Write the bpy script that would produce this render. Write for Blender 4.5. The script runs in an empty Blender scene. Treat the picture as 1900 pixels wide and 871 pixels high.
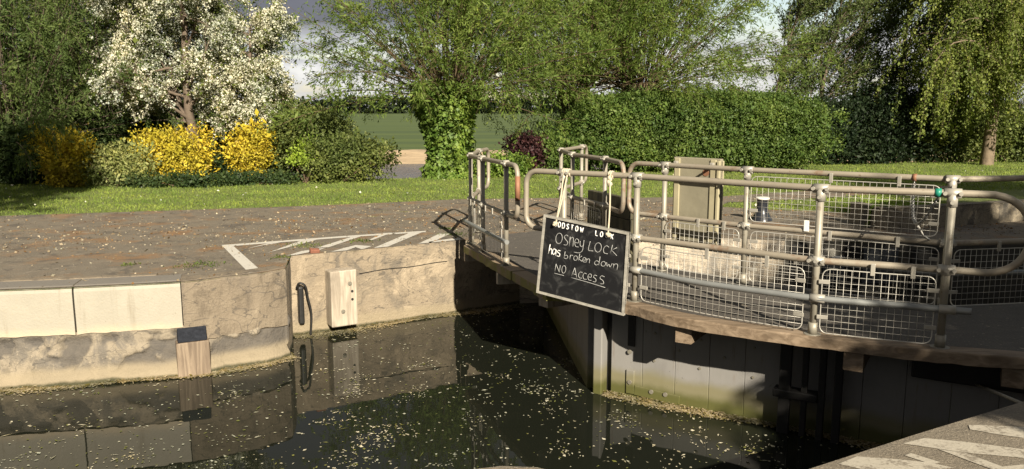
import bpy, bmesh, math, random
import numpy as np
from mathutils import Vector, Matrix
C = bpy.context.scene
COL = C.collection
R = math.radians
# ------------------------------------------------------------------ camera, sky, sun, exposure
PITCH = 9.04; EYE = 1.65; FPX = 1480.0
cam = bpy.data.objects.new('camera', bpy.data.cameras.new('camera')); COL.objects.link(cam)
cam.location = (0, 0, EYE); cam.rotation_euler = (R(90 - PITCH), 0, 0)
cam.data.sensor_width = 36; cam.data.lens = FPX / 1900 * 36
cam.data.clip_start = .05; cam.data.clip_end = 9000
C.camera = cam
SUN_EL = 28.0
SX, SY = 0.31, -0.951                      # horizontal direction towards the sun
SUN_ROT = math.atan2(SX, SY)
w = bpy.data.worlds.new('World'); C.world = w; w.use_nodes = True
sun = bpy.data.objects.new('sun', bpy.data.lights.new('sun', 'SUN')); COL.objects.link(sun)
sun.data.energy = 5.0; sun.data.angle = R(.5); sun.data.color = (1, .91, .75)
ce = math.cos(R(SUN_EL))
sun.rotation_euler = Vector((SX * ce, SY * ce, math.sin(R(SUN_EL)))).to_track_quat('Z', 'Y').to_euler()
C.view_settings.view_transform = 'Standard'; C.view_settings.look = 'None'
C.view_settings.exposure = 1.05; C.view_settings.gamma = 1; C.view_settings.use_curve_mapping = False
C.cycles.max_bounces = 6; C.cycles.transparent_max_bounces = 8
C.cycles.caustics_reflective = False; C.cycles.caustics_refractive = False

class NT:
    """tiny node helper"""
    def __init__(s, tree): s.t = tree; s.n = tree.nodes; s.l = tree.links
    def add(s, typ, **kw):
        n = s.n.new(typ)
        for k, v in kw.items():
            if k in n.inputs.keys(): pass
            setattr(n, k, v)
        return n
    def put(s, sock, v):
        if hasattr(v, 'is_output'): s.l.new(v, sock)
        elif isinstance(v, (tuple, list)) and len(v) == 3 and sock.type == 'RGBA': sock.default_value = (*v, 1)
        else: sock.default_value = v
    def math(s, op, a, b=0.0, c=0.0, clamp=False):
        n = s.add('ShaderNodeMath', operation=op); n.use_clamp = clamp
        s.put(n.inputs[0], a); s.put(n.inputs[1], b); s.put(n.inputs[2], c); return n.outputs[0]
    def step(s, v, lo, hi):
        n = s.add('ShaderNodeMapRange', interpolation_type='SMOOTHSTEP')
        s.put(n.inputs['Value'], v); s.put(n.inputs['From Min'], lo); s.put(n.inputs['From Max'], hi); return n.outputs[0]
    def mix(s, f, a, b, mode='MIX'):
        n = s.add('ShaderNodeMix', data_type='RGBA', blend_type=mode)
        s.put(n.inputs[0], f); s.put(n.inputs[6], a); s.put(n.inputs[7], b); return n.outputs[2]
    def noise(s, vec, scale, detail=4, rough=.55, dist=0):
        n = s.add('ShaderNodeTexNoise')
        if vec is not None: s.l.new(vec, n.inputs['Vector'])
        n.inputs['Scale'].default_value = scale; n.inputs['Detail'].default_value = detail
        n.inputs['Roughness'].default_value = rough; n.inputs['Distortion'].default_value = dist
        return n.outputs['Fac']
    def scalevec(s, vec, sc):
        n = s.add('ShaderNodeVectorMath', operation='MULTIPLY'); s.l.new(vec, n.inputs[0]); n.inputs[1].default_value = sc
        return n.outputs[0]
    def sep(s, vec):
        n = s.add('ShaderNodeSeparateXYZ'); s.l.new(vec, n.inputs[0]); return n.outputs
    def comb(s, x, y, z):
        n = s.add('ShaderNodeCombineXYZ'); s.put(n.inputs[0], x); s.put(n.inputs[1], y); s.put(n.inputs[2], z); return n.outputs[0]

def build_sky():
    t = NT(w.node_tree); w.node_tree.nodes.clear()
    out = t.add('ShaderNodeOutputWorld'); bg = t.add('ShaderNodeBackground')
    sky = t.add('ShaderNodeTexSky', sky_type='NISHITA'); sky.sun_disc = False
    sky.sun_elevation = R(SUN_EL); sky.sun_rotation = SUN_ROT
    tc = t.add('ShaderNodeTexCoord'); d = tc.outputs['Generated']
    x, y, z = t.sep(d)
    zz = t.math('ADD', t.math('MAXIMUM', z, 0), .09)
    cv = t.comb(t.math('DIVIDE', x, zz), t.math('DIVIDE', y, zz), 0)
    n1 = t.noise(cv, .55, 6, .55, .3)
    n2 = t.noise(t.scalevec(d, (1, 1, 3.2)), 7, 6, .6, .2)
    blue = t.mix(1, sky.outputs[0], (.085, .076, .066), 'MULTIPLY')
    # broken white cloud, everywhere
    white = t.mix(t.step(n2, .3, .7), (.20, .205, .225), (.47, .465, .45))
    m1 = t.step(n1, .36, .56)
    low = t.math('MULTIPLY', t.step(n2, .40, .56), t.step(z, .12, .05))
    m1 = t.math('MULTIPLY', m1, t.math('SUBTRACT', 1, t.math('MULTIPLY', t.step(x, .12, .30), t.math('MULTIPLY', t.step(z, .07, .12), .9))))
    c = t.mix(t.math('MAXIMUM', m1, t.math('MULTIPLY', low, .95)), blue, white)
    # dark slate rain cloud standing over the left half, its flat base a few degrees up
    base = t.math('ADD', z, t.math('MULTIPLY', t.math('SUBTRACT', n2, .5), .045))
    side = t.step(t.math('ADD', t.math('SUBTRACT', t.math('MULTIPLY', y, .04), x), t.math('MULTIPLY', t.math('SUBTRACT', n1, .5), .3)), -.12, .12)
    front = t.step(y, -.1, .2)
    dm = t.math('MULTIPLY', t.math('MULTIPLY', t.step(base, .078, .102), side), front)
    slate = t.mix(n2, (.070, .073, .088), (.125, .128, .148))
    c = t.mix(dm, c, slate)
    # unseen cloud cover added overhead and behind to hold down the sky fill
    roof = t.math('MAXIMUM', t.step(t.math('ADD', z, t.math('MULTIPLY', t.math('SUBTRACT', n1, .5), .25)), .30, .46), t.step(y, .25, -.15))
    c = t.mix(t.math('MULTIPLY', roof, .93), c, t.mix(n1, (.055, .056, .060), (.135, .132, .128)))
    t.l.new(c, bg.inputs[0]); bg.inputs[1].default_value = 1.0
    t.l.new(bg.outputs[0], out.inputs[0])
build_sky()

# ------------------------------------------------------------------ measuring: from the survey photo to metres
_t = R(PITCH)
def ray(px, py):
    u = (px - 950) / FPX; v = -(py - 435.5) / FPX
    return np.array([u, math.cos(_t) + v * math.sin(_t), -math.sin(_t) + v * math.cos(_t)])
def G(px, py, z=0.0):
    r = ray(px, py); s = (z - EYE) / r[2]; return (s * r[0], s * r[1], z)
def on_plane(px, py, p0, n):
    r = ray(px, py); o = np.array([0, 0, EYE]); s = np.dot(np.array(p0) - o, n) / np.dot(r, n); return o + s * r
rng = np.random.default_rng(7); random.seed(7)
WATER = -0.93

# ------------------------------------------------------------------ object helpers
def link(name, me, mat=None, parent=None):
    o = bpy.data.objects.new(name, me); COL.objects.link(o)
    if mat is not None: me.materials.append(mat)
    if parent is not None: o.parent = parent; o.matrix_parent_inverse = Matrix.Translation(-Vector(parent.location))
    return o
def thing(name, label, cat, loc, group=None):
    o = bpy.data.objects.new(name, None); COL.objects.link(o); o.location = loc; o.empty_display_size = .2
    o['label'] = label; o['category'] = cat
    if group: o['group'] = group
    return o
def tag(o, label, cat, group=None):
    o['label'] = label; o['category'] = cat
    if group: o['group'] = group
    return o
def struct(o): o['kind'] = 'structure'; return o
def stuff(o, label, cat): o['kind'] = 'stuff'; o['label'] = label; o['category'] = cat; return o

def np_mesh(name, V, F, smooth=False):
    """V (n,3); F (m,k) faces all of k corners"""
    V = np.asarray(V, dtype=np.float32); F = np.asarray(F, dtype=np.int32)
    me = bpy.data.meshes.new(name); k = F.shape[1]
    me.vertices.add(len(V)); me.vertices.foreach_set('co', V.ravel())
    me.loops.add(F.size); me.loops.foreach_set('vertex_index', F.ravel())
    me.polygons.add(len(F)); me.polygons.foreach_set('loop_start', np.arange(0, F.size, k, dtype=np.int32))
    me.polygons.foreach_set('loop_total', np.full(len(F), k, dtype=np.int32))
    if smooth: me.polygons.foreach_set('use_smooth', np.ones(len(F), dtype=bool))
    me.update(calc_edges=True); me.validate(); return me

class MB:
    """collects boxes, prisms and tubes into one mesh"""
    def __init__(s): s.bm = bmesh.new()
    def box(s, c, size, rz=0, rx=0, ry=0, bevel=0.0):
        r = bmesh.ops.create_cube(s.bm, size=1); vs = r['verts']
        M = Matrix.Translation(c) @ Matrix.Rotation(rz, 4, 'Z') @ Matrix.Rotation(ry, 4, 'Y') @ Matrix.Rotation(rx, 4, 'X') @ Matrix.Diagonal((*size, 1))
        bmesh.ops.transform(s.bm, matrix=M, verts=vs)
        if bevel: bmesh.ops.bevel(s.bm, geom=list({e for v in vs for e in v.link_edges}), offset=bevel, segments=2, affect='EDGES', profile=.5)
        return s
    def prism(s, poly, z0, z1, bevel=0.0):
        a = [s.bm.verts.new((p[0], p[1], z0)) for p in poly]; b = [s.bm.verts.new((p[0], p[1], z1)) for p in poly]
        n = len(poly); fs = []
        fs.append(s.bm.faces.new(b)); fs.append(s.bm.faces.new(a[::-1]))
        for i in range(n): fs.append(s.bm.faces.new((a[i], a[(i + 1) % n], b[(i + 1) % n], b[i])))
        if bevel:
            es = [e for e in fs[0].edges]
            bmesh.ops.bevel(s.bm, geom=es, offset=bevel, segments=2, affect='EDGES', profile=.5)
        return s
    def quadprism(s, pts, d):
        """slab on 4 (or n) coplanar points extruded along d"""
        a = [s.bm.verts.new(p) for p in pts]; b = [s.bm.verts.new(tuple(np.array(p) + d)) for p in pts]; n = len(pts)
        s.bm.faces.new(a); s.bm.faces.new(b[::-1])
        for i in range(n): s.bm.faces.new((a[i], b[i], b[(i + 1) % n], a[(i + 1) % n]))
        return s
    def tube(s, path, r, sides=8, closed=False, caps=True):
        V, F = tube_arrays(path, r, sides, closed)
        vs = [s.bm.verts.new(v) for v in V]
        for f in F:
            fc = s.bm.faces.new([vs[i] for i in f]); fc.smooth = True
        if caps and not closed:
            s.bm.faces.new(vs[:sides][::-1]); s.bm.faces.new(vs[-sides:])
        return s
    def ball(s, c, r, seg=10):
        rr = r if hasattr(r, '__len__') else (r, r, r)
        q = bmesh.ops.create_uvsphere(s.bm, u_segments=seg, v_segments=max(6, seg // 2), radius=1)
        bmesh.ops.transform(s.bm, matrix=Matrix.Translation(c) @ Matrix.Diagonal((*rr, 1)), verts=q['verts'])
        for v in q['verts']:
            for f in v.link_faces: f.smooth = True
        return s
    def build(s, name, mat, parent=None):
        bmesh.ops.recalc_face_normals(s.bm, faces=s.bm.faces[:])
        me = bpy.data.meshes.new(name); s.bm.to_mesh(me); s.bm.free()
        return link(name, me, mat, parent)

def tube_arrays(path, r, sides=6, closed=False):
    P = np.asarray(path, float); n = len(P); rad = np.full(n, r, float) if np.isscalar(r) else np.asarray(r, float)
    if closed: T = np.roll(P, -1, 0) - np.roll(P, 1, 0)
    else: T = np.gradient(P, axis=0)
    T /= np.linalg.norm(T, axis=1)[:, None] + 1e-9
    up = np.array([0, 0, 1.]) if abs(T[0][2]) < .9 else np.array([1., 0, 0])
    N = np.empty_like(P); v = np.cross(T[0], up); v /= np.linalg.norm(v)
    for i in range(n):
        v = v - T[i] * np.dot(v, T[i]); v /= np.linalg.norm(v) + 1e-9; N[i] = v
    B = np.cross(T, N); a = np.linspace(0, 2 * math.pi, sides, endpoint=False)
    V = P[:, None, :] + rad[:, None, None] * (np.cos(a)[None, :, None] * N[:, None, :] + np.sin(a)[None, :, None] * B[:, None, :])
    V = V.reshape(-1, 3); F = []
    m = n if closed else n - 1
    i = np.arange(m)[:, None]; j = np.arange(sides)[None, :]
    a0 = i * sides + j; a1 = i * sides + (j + 1) % sides; b0 = ((i + 1) % n) * sides + j; b1 = ((i + 1) % n) * sides + (j + 1) % sides
    F = np.stack([a0, a1, b1, b0], -1).reshape(-1, 4)
    return V, F
class Tubes:
    """many tubes into one numpy mesh"""
    def __init__(s): s.V = []; s.F = []; s.n = 0
    def add(s, path, r, sides=5):
        V, F = tube_arrays(path, r, sides); s.V.append(V); s.F.append(F + s.n); s.n += len(V)
    def build(s, name, mat, parent=None): return link(name, np_mesh(name, np.concatenate(s.V), np.concatenate(s.F), True), mat, parent)

def fillet(pts, rad, n=7, closed=False):
    P = [np.array(p, float) for p in pts]; out = []; m = len(P)
    rr = rad if hasattr(rad, '__len__') else [rad] * m
    for i in range(m):
        if not closed and i in (0, m - 1): out.append(P[i]); continue
        a, b, c = P[i - 1], P[i], P[(i + 1) % m]
        u = a - b; v = c - b; lu = np.linalg.norm(u); lv = np.linalg.norm(v); u /= lu; v /= lv
        ang = math.acos(max(-1, min(1, np.dot(u, v))))
        if ang > 3.1 or rr[i] <= 0: out.append(b); continue
        d = min(rr[i] / math.tan(ang / 2), lu * .48, lv * .48)
        for t in np.linspace(0, 1, n):
            out.append((1 - t) ** 2 * (b + u * d) + 2 * t * (1 - t) * (b + u * d * .12 + v * d * .12) + t * t * (b + v * d))
    return out
def catmull(pts, n=8):
    P = [np.array(p, float) for p in pts]; P = [2 * P[0] - P[1]] + P + [2 * P[-1] - P[-2]]; out = []
    for i in range(1, len(P) - 2):
        for t in np.linspace(0, 1, n, endpoint=False):
            a, b, c, d = P[i - 1:i + 3]
            out.append(.5 * (2 * b + (c - a) * t + (2 * a - 5 * b + 4 * c - d) * t * t + (3 * b - a - 3 * c + d) * t ** 3))
    out.append(P[-2]); return out
def inpoly(X, Y, poly):
    r = np.zeros(len(X), bool); n = len(poly)
    for i in range(n):
        x0, y0 = poly[i][:2]; x1, y1 = poly[(i + 1) % n][:2]
        if y0 == y1: continue
        k = ((y0 > Y) != (y1 > Y)) & (X < (x1 - x0) * (Y - y0) / (y1 - y0) + x0); r ^= k
    return r
class Lump:
    """cheap smooth 3-D noise"""
    def __init__(s, rg, k=2.0, n=9):
        s.w = rg.normal(0, k, (n, 3)); s.p = rg.uniform(0, 6.28, n)
    def __call__(s, P): return np.sin(np.asarray(P) @ s.w.T + s.p).mean(-1) * 1.8

# ------------------------------------------------------------------ materials
MATS = {}
def mat(name, fn):
    m = bpy.data.materials.new(name); m.use_nodes = True; m.node_tree.nodes.clear()
    t = NT(m.node_tree); out = t.add('ShaderNodeOutputMaterial'); p = t.add('ShaderNodeBsdfPrincipled')
    g = t.add('ShaderNodeNewGeometry'); r = fn(t, p, g.outputs['Position'])
    t.l.new((r or p.outputs[0]), out.inputs[0]); MATS[name] = m; return m
def bump(t, p, h, strength=.4, dist=.01):
    b = t.add('ShaderNodeBump'); b.inputs['Strength'].default_value = strength; b.inputs['Distance'].default_value = dist
    t.l.new(h, b.inputs['Height']); t.l.new(b.outputs[0], p.inputs['Normal'])
def leaf_mat(name, ca, cb, trans=.35, gloss=.0, cc=None, fc=.1):
    def f(t, p, pos):
        g = t.add('ShaderNodeNewGeometry'); rnd = g.outputs['Random Per Island']
        c = t.mix(rnd, ca, cb)
        if cc:
            r2 = t.math('FRACT', t.math('MULTIPLY', rnd, 17.31)); c = t.mix(t.math('LESS_THAN', r2, fc), c, cc)
        c = t.mix(t.step(t.noise(pos, 1.1, 5), .36, .66), t.mix(1, c, (.62, .70, .74), 'MULTIPLY'), c); c = t.mix(t.math('MULTIPLY', t.step(t.noise(pos, 4.5, 3), .56, .68), .5), c, t.mix(1, c, (1.35, 1.15, .8), 'MULTIPLY'))
        p.inputs['Roughness'].default_value = .55; p.inputs['Specular IOR Level'].default_value = gloss
        t.l.new(c, p.inputs['Base Color'])
        tr = t.add('ShaderNodeBsdfTranslucent'); t.l.new(t.mix(1, c, (1.05, 1.1, .6), 'MULTIPLY'), tr.inputs[0])
        mx = t.add('ShaderNodeMixShader'); mx.inputs[0].default_value = trans
        t.l.new(p.outputs[0], mx.inputs[1]); t.l.new(tr.outputs[0], mx.inputs[2]); return mx.outputs[0]
    return mat(name, f)
def plain(name, c, rough=.6, metal=0, var=.25, scale=12, spec=.4, bmp=0):
    def f(t, p, pos):
        n = t.noise(pos, scale, 5)
        t.l.new(t.mix(n, tuple(x * (1 - var) for x in c), tuple(min(1, x * (1 + var)) for x in c)), p.inputs['Base Color'])
        p.inputs['Roughness'].default_value = rough; p.inputs['Metallic'].default_value = metal; p.inputs['Specular IOR Level'].default_value = spec
        if bmp: bump(t, p, t.noise(pos, scale * 3, 4), bmp, .01)
    return mat(name, f)

def _asphalt(t, p, pos):
    fine = t.noise(pos, 55, 3, .7); mid = t.noise(pos, 3.2, 5, .65); big = t.noise(pos, .7, 4)
    v = t.add('ShaderNodeTexVoronoi'); v.inputs['Scale'].default_value = 38; t.l.new(pos, v.inputs['Vector'])
    c = t.mix(mid, (.088, .075, .057), (.225, .186, .135))
    c = t.mix(t.math('MULTIPLY', t.step(fine, .52, .72), .75), c, (.24, .205, .165))
    st = t.math('MULTIPLY', t.step(v.outputs['Distance'], .22, .1), t.step(t.noise(pos, 9, 3), .48, .6))
    c = t.mix(t.math('MULTIPLY', st, .8), c, (.36, .32, .26))
    moss = t.math('MULTIPLY', t.step(t.noise(t.scalevec(pos, (1, 1.1, 1)), 1.5, 6, .65), .50, .66), t.step(fine, .32, .6))
    c = t.mix(t.math('MULTIPLY', moss, .85), c, (.25, .125, .04))
    c = t.mix(t.math('MULTIPLY', t.step(big, .6, .74), .5), c, (.13, .062, .03))
    c = t.mix(t.math('MULTIPLY', t.step(t.noise(t.scalevec(pos, (1, 1, 1)), 2.6, 6, .7, .6), .53, .62), .6), c, (.068, .058, .048))
    c = t.mix(t.math('MULTIPLY', t.step(t.noise(t.scalevec(pos, (1, 1, 1)), 5.0, 6, .7), .58, .66), .6), c, (.29, .245, .19))
    gm = t.step(t.noise(t.scalevec(pos, (.7, 1.4, 1)), 1.7, 4, .5, .6), .70, .75)
    c = t.mix(t.math('MULTIPLY', gm, t.step(fine, .35, .55)), c, (.19, .19, .03))
    t.l.new(c, p.inputs['Base Color']); p.inputs['Roughness'].default_value = .9
    bump(t, p, t.math('ADD', t.math('MULTIPLY', fine, .6), t.math('MULTIPLY', mid, 1.2)), .9, .02)
ASPH = mat('asphalt', _asphalt)
def _deck(t, p, pos):
    n = t.noise(t.scalevec(pos, (1, 2, 1)), 4, 5, .65); f = t.noise(pos, 60, 3, .7)
    c = t.mix(n, (.050, .044, .038), (.105, .092, .078)); c = t.mix(t.math('MULTIPLY', t.step(f, .56, .7), .6), c, (.2, .17, .13))
    c = t.mix(t.step(t.noise(pos, 14, 3), .66, .72), c, (.26, .22, .16))
    t.l.new(c, p.inputs['Base Color']); p.inputs['Roughness'].default_value = .9; bump(t, p, f, .6, .01)
DECK = mat('walkway_grit', _deck)
def _nq(t, p, pos):
    f = t.noise(pos, 70, 4, .75); m = t.noise(pos, 9, 6, .65); v = t.add('ShaderNodeTexVoronoi'); v.inputs['Scale'].default_value = 55; t.l.new(pos, v.inputs['Vector'])
    c = t.mix(m, (.10, .085, .065), (.26, .215, .155)); c = t.mix(t.math('MULTIPLY', t.step(f, .5, .66), .7), c, (.34, .29, .22)); c = t.mix(t.step(v.outputs['Distance'], .16, .06), c, (.05, .043, .035))
    t.l.new(c, p.inputs['Base Color']); p.inputs['Roughness'].default_value = .9; bump(t, p, t.math('ADD', f, m), .9, .012)
NQUAY = mat('gritty_concrete', _nq)
def conc(name, ca, cb, dark=(.07, .066, .06), algae=True, lo=.46, hi=.62, stain=.8, spall=False):
    def f(t, p, pos):
        x, y, z = t.sep(pos)
        n = t.noise(pos, 2.2, 6, .62, .4); f2 = t.noise(pos, 38, 4, .7); st = t.noise(t.scalevec(pos, (1, 1, .5)), 2.7, 7, .68, .6)
        c = t.mix(n, ca, cb); pa = t.noise(pos, 1.3, 7, .68, .8); pb = t.noise(t.scalevec(pos, (1, 1, .6)), 6.5, 6, .7, .5)
        c = t.mix(t.math('MULTIPLY', t.step(pb, .50, .66), .55), c, tuple(q * .52 for q in ca))
        c = t.mix(t.math('MULTIPLY', t.step(pa, .55, .63), .6), c, tuple(min(1, q * 1.3) for q in cb))
        c = t.mix(t.math('MULTIPLY', t.math('MULTIPLY', t.step(st, lo, hi), t.step(pa, .62, .45)), stain), c, dark)
        ck = t.math('ABSOLUTE', t.math('SUBTRACT', t.noise(t.scalevec(pos, (1, 1, 2.2)), 1.9, 3, .5, 1.2), .5))
        c = t.mix(t.math('MULTIPLY', t.step(ck, .012, .004), .55), c, (.05, .045, .04))
        c = t.mix(t.math('MULTIPLY', t.step(f2, .58, .72), .55), c, tuple(min(1, q * 1.25) for q in cb))
        if spall:
            sa = t.add('ShaderNodeAttribute'); sa.attribute_name = 'spall'; sv = sa.outputs['Fac']
            c = t.mix(t.math('MULTIPLY', sv, .88), c, t.mix(t.noise(pos, 16, 5, .7), (.040, .039, .040), (.125, .108, .088)))
        pit = t.step(t.noise(pos, 24, 3, .5), .68, .72); c = t.mix(t.math('MULTIPLY', pit, .6), c, (.07, .06, .05))
        if algae:
            zz = t.math('ADD', z, t.math('MULTIPLY', t.math('SUBTRACT', n, .5), .10))
            c = t.mix(t.math('MULTIPLY', t.step(zz, -.73, -.82), .8), c, (.27, .22, .145))
            c = t.mix(t.step(zz, -.875, -.91), c, (.05, .048, .022))
        t.l.new(c, p.inputs['Base Color']); p.inputs['Roughness'].default_value = .85
        bump(t, p, t.math('ADD', t.math('MULTIPLY', n, 2), f2), .7, .02)
    return mat(name, f)
CONC = conc('weathered_concrete', (.20, .158, .11), (.31, .25, .175), stain=.7, dark=(.095, .085, .072))
CONC_LOW = conc('stained_render', (.165, .14, .105), (.35, .29, .21), lo=.50, hi=.60, stain=.6, dark=(.075, .072, .07), spall=True)
CONC_COP = conc('coping_concrete', (.165, .13, .092), (.24, .195, .138), algae=False, stain=.5, dark=(.10, .085, .07))
CONC_PALE = conc('pale_concrete', (.33, .275, .21), (.52, .445, .34), algae=False, stain=.7, lo=.48, hi=.6, dark=(.10, .095, .09))
CONC_CH = conc('chamber_coping', (.16, .135, .10), (.34, .285, .20), algae=False, stain=.85, lo=.5, hi=.6, dark=(.06, .055, .05))
def _slime(t, p, pos):
    n = t.noise(t.scalevec(pos, (1, 1, .3)), 3, 6, .65)
    t.l.new(t.mix(n, (.012, .012, .010), (.085, .075, .06)), p.inputs['Base Color']); p.inputs['Roughness'].default_value = .6; bump(t, p, n, .6, .03)
SLIME = mat('wet_dark_wall', _slime)
def _wpaint(t, p, pos):
    n = t.noise(pos, 5, 5, .6); f = t.noise(pos, 45, 3, .7); x, y, z = t.sep(pos)
    c = t.mix(n, (.275, .25, .20), (.365, .335, .27)); c = t.mix(t.math('MULTIPLY', t.step(f, .56, .70), .55), c, (.34, .285, .20))
    dr = t.math('MULTIPLY', t.step(t.noise(t.scalevec(pos, (7, 7, .5)), 1.6, 5, .6), .56, .70), t.step(t.noise(pos, 1.5, 4), .42, .58)); c = t.mix(t.math('MULTIPLY', dr, .55), c, (.20, .165, .115))
    ch_ = t.step(t.noise(pos, 11, 6, .7), .655, .68); c = t.mix(t.math('MULTIPLY', ch_, .8), c, (.19, .155, .11))
    g = t.add('ShaderNodeNewGeometry'); nz = t.sep(g.outputs['Normal'])[2]
    worn = t.math('MULTIPLY', t.step(nz, .6, .95), t.math('ADD', .72, t.math('MULTIPLY', n, .3)), clamp=True)
    c = t.mix(worn, c, (.165, .148, .13))        # the trodden top has lost its paint
    low = t.math('ADD', z, t.math('MULTIPLY', t.math('SUBTRACT', n, .5), .16)); c = t.mix(t.math('MULTIPLY', t.step(low, -.36, -.46), .6), c, (.5, .40, .27))
    t.l.new(c, p.inputs['Base Color']); p.inputs['Roughness'].default_value = .7; bump(t, p, t.math('ADD', f, n), .5, .008)
WPAINT = mat('worn_white_paint', _wpaint)
def _road(t, p, pos):
    f = t.noise(pos, 34, 4, .75); n = t.noise(pos, 6, 5, .6)
    c = t.mix(t.step(t.math('ADD', t.math('MULTIPLY', f, .6), t.math('MULTIPLY', n, .4)), .56, .64), (.52, .49, .43), (.22, .19, .16))
    t.l.new(c, p.inputs['Base Color']); p.inputs['Roughness'].default_value = .8; bump(t, p, f, .4, .005)
RPAINT = mat('road_paint', _road)
def _road2(t, p, pos):
    f = t.noise(pos, 60, 5, .75); n = t.noise(pos, 7, 6, .65)
    c = t.mix(t.step(t.math('ADD', t.math('MULTIPLY', f, .5), t.math('MULTIPLY', n, .5)), .50, .60), (.40, .36, .29), (.20, .17, .13))
    t.l.new(c, p.inputs['Base Color']); p.inputs['Roughness'].default_value = .8; bump(t, p, f, .5, .006)
RPAINT2 = mat('worn_shaded_road_paint', _road2)  # darker than the far hatching: wear, plus tree shade put into the colour
def wood(name, ca, cb, axis=2, sc=1.0):
    def f(t, p, pos):
        v = [9 * sc, 9 * sc, 9 * sc]; v[axis] = .9 * sc
        n = t.noise(t.scalevec(pos, tuple(v)), 2.2, 6, .6, .7); m = t.noise(pos, 3, 4)
        c = t.mix(t.step(n, .3, .7), ca, cb); c = t.mix(t.math('MULTIPLY', t.step(m, .5, .75), .5), c, tuple(q * .55 for q in ca))
        t.l.new(c, p.inputs['Base Color']); p.inputs['Roughness'].default_value = .75; bump(t, p, n, .6, .008)
    return mat(name, f)
FEND = wood('bleached_oak', (.25, .205, .155), (.45, .39, .305))
RUB = wood('rubbing_timber', (.125, .09, .062), (.28, .215, .15))
BEAM = wood('edge_timber', (.13, .090, .055), (.27, .20, .135), 0)
def _mossbeam(t, p, pos):
    n = t.noise(pos, 7, 5); g = t.add('ShaderNodeNewGeometry'); nz = t.math('ABSOLUTE', t.sep(g.outputs['Normal'])[2])
    c = t.mix(n, (.16, .115, .075), (.32, .24, .16)); side = t.math('MULTIPLY', t.step(nz, .6, .2), t.step(n, .38, .55))
    c = t.mix(t.math('MULTIPLY', side, .8), c, (.17, .165, .03))
    t.l.new(c, p.inputs['Base Color']); p.inputs['Roughness'].default_value = .85; bump(t, p, t.noise(pos, 40, 4), .5, .008)
MBEAM = mat('mossy_timber', _mossbeam)
def _rail(t, p, pos):
    n = t.noise(pos, 5, 5, .6); f = t.noise(pos, 26, 4, .65)
    c = t.mix(n, (.22, .19, .145), (.36, .315, .245))
    rust = t.math('MULTIPLY', t.step(t.noise(pos, 2.1, 5, .6), .56, .66), t.step(f, .35, .6)); c = t.mix(t.math('MULTIPLY', rust, .55), c, (.20, .10, .05))
    c = t.mix(t.math('MULTIPLY', t.step(f, .62, .7), .6), c, (.14, .09, .05))
    t.l.new(c, p.inputs['Base Color']); p.inputs['Roughness'].default_value = .5; p.inputs['Metallic'].default_value = .15; bump(t, p, f, .2, .003)
RAIL = mat('weathered_rail', _rail)
def _post(t, p, pos):
    n = t.noise(pos, 6, 5, .6); x, y, z = t.sep(pos)
    c = t.mix(n, (.22, .20, .16), (.35, .32, .255)); c = t.mix(t.math('MULTIPLY', t.step(t.noise(pos, 20, 4), .58, .68), .5), c, (.15, .11, .07))
    c = t.mix(t.math('MULTIPLY', t.step(t.math('ADD', z, t.math('MULTIPLY', n, .2)), .25, .02), .5), c, (.13, .12, .095))
    t.l.new(c, p.inputs['Base Color']); p.inputs['Roughness'].default_value = .5; p.inputs['Metallic'].default_value = .2
POST = mat('galvanised_post', _post)
PIPE = plain('grey_pipe', (.25, .255, .245), .42, .3, .18, 9)
FIT = plain('galvanised_fitting', (.37, .345, .295), .45, .25, .25, 14)
WIRE = plain('galvanised_wire', (.50, .475, .42), .4, .3, .2, 20)
OLDRAIL = plain('rust_paint', (.26, .125, .07), .6, .1, .35, 9)
def _gate(t, p, pos):
    n = t.noise(pos, 3, 5); s = t.noise(t.scalevec(pos, (1, 1, .25)), 6, 5, .6); x, y, z = t.sep(pos); zz = t.math('ADD', z, t.math('MULTIPLY', t.math('SUBTRACT', n, .5), .16))
    c = t.mix(n, (.185, .178, .168), (.265, .252, .235)); c = t.mix(t.math('MULTIPLY', t.step(s, .5, .7), .3), c, (.15, .14, .13))
    c = t.mix(t.math('MULTIPLY', t.step(zz, -.62, -.74), .8), c, (.18, .16, .075)); c = t.mix(t.step(zz, -.76, -.85), c, (.085, .085, .025))
    r = t.math('MULTIPLY', t.step(t.noise(t.scalevec(pos, (6, 6, .5)), 3.0, 5, .65), .58, .72), t.step(t.noise(pos, 2.3, 4), .42, .6)); c = t.mix(t.math('MULTIPLY', r, .6), c, (.13, .075, .04))
    fl = t.step(t.noise(pos, 22, 4, .6), .69, .73); c = t.mix(t.math('MULTIPLY', fl, .6), c, (.09, .08, .07))
    t.l.new(c, p.inputs['Base Color']); p.inputs['Roughness'].default_value = .55; bump(t, p, s, .2, .006)
GATE = mat('grey_gate_paint', _gate)
BLACK = plain('black_iron', (.022, .021, .02), .5, .2, .4, 18)
NOTCH = plain('notch_dark', (.022, .024, .030), .9, 0, .7, 30, .05, .8)  # near-black colour for the dark hollow on top of the rubbing post
DARKWOOD = wood('dark_green_timber', (.035, .032, .018), (.095, .082, .045))
KHAKI = plain('khaki_steel', (.26, .235, .165), .7, 0, .30, 5, .3, .2)
CREAM = plain('cream_strip', (.36, .32, .205), .7, 0, .25, 7)
WHITE = plain('white_plastic', (.75, .72, .66), .5, 0, .1, 10)
ROPE = plain('hemp_rope', (.48, .42, .31), .9, 0, .25, 60, .1)
GREEN = plain('green_tape', (.02, .22, .15), .4, 0, .15, 30)
CHAINM = plain('chain_steel', (.34, .33, .31), .35, .8, .3, 30)
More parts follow.
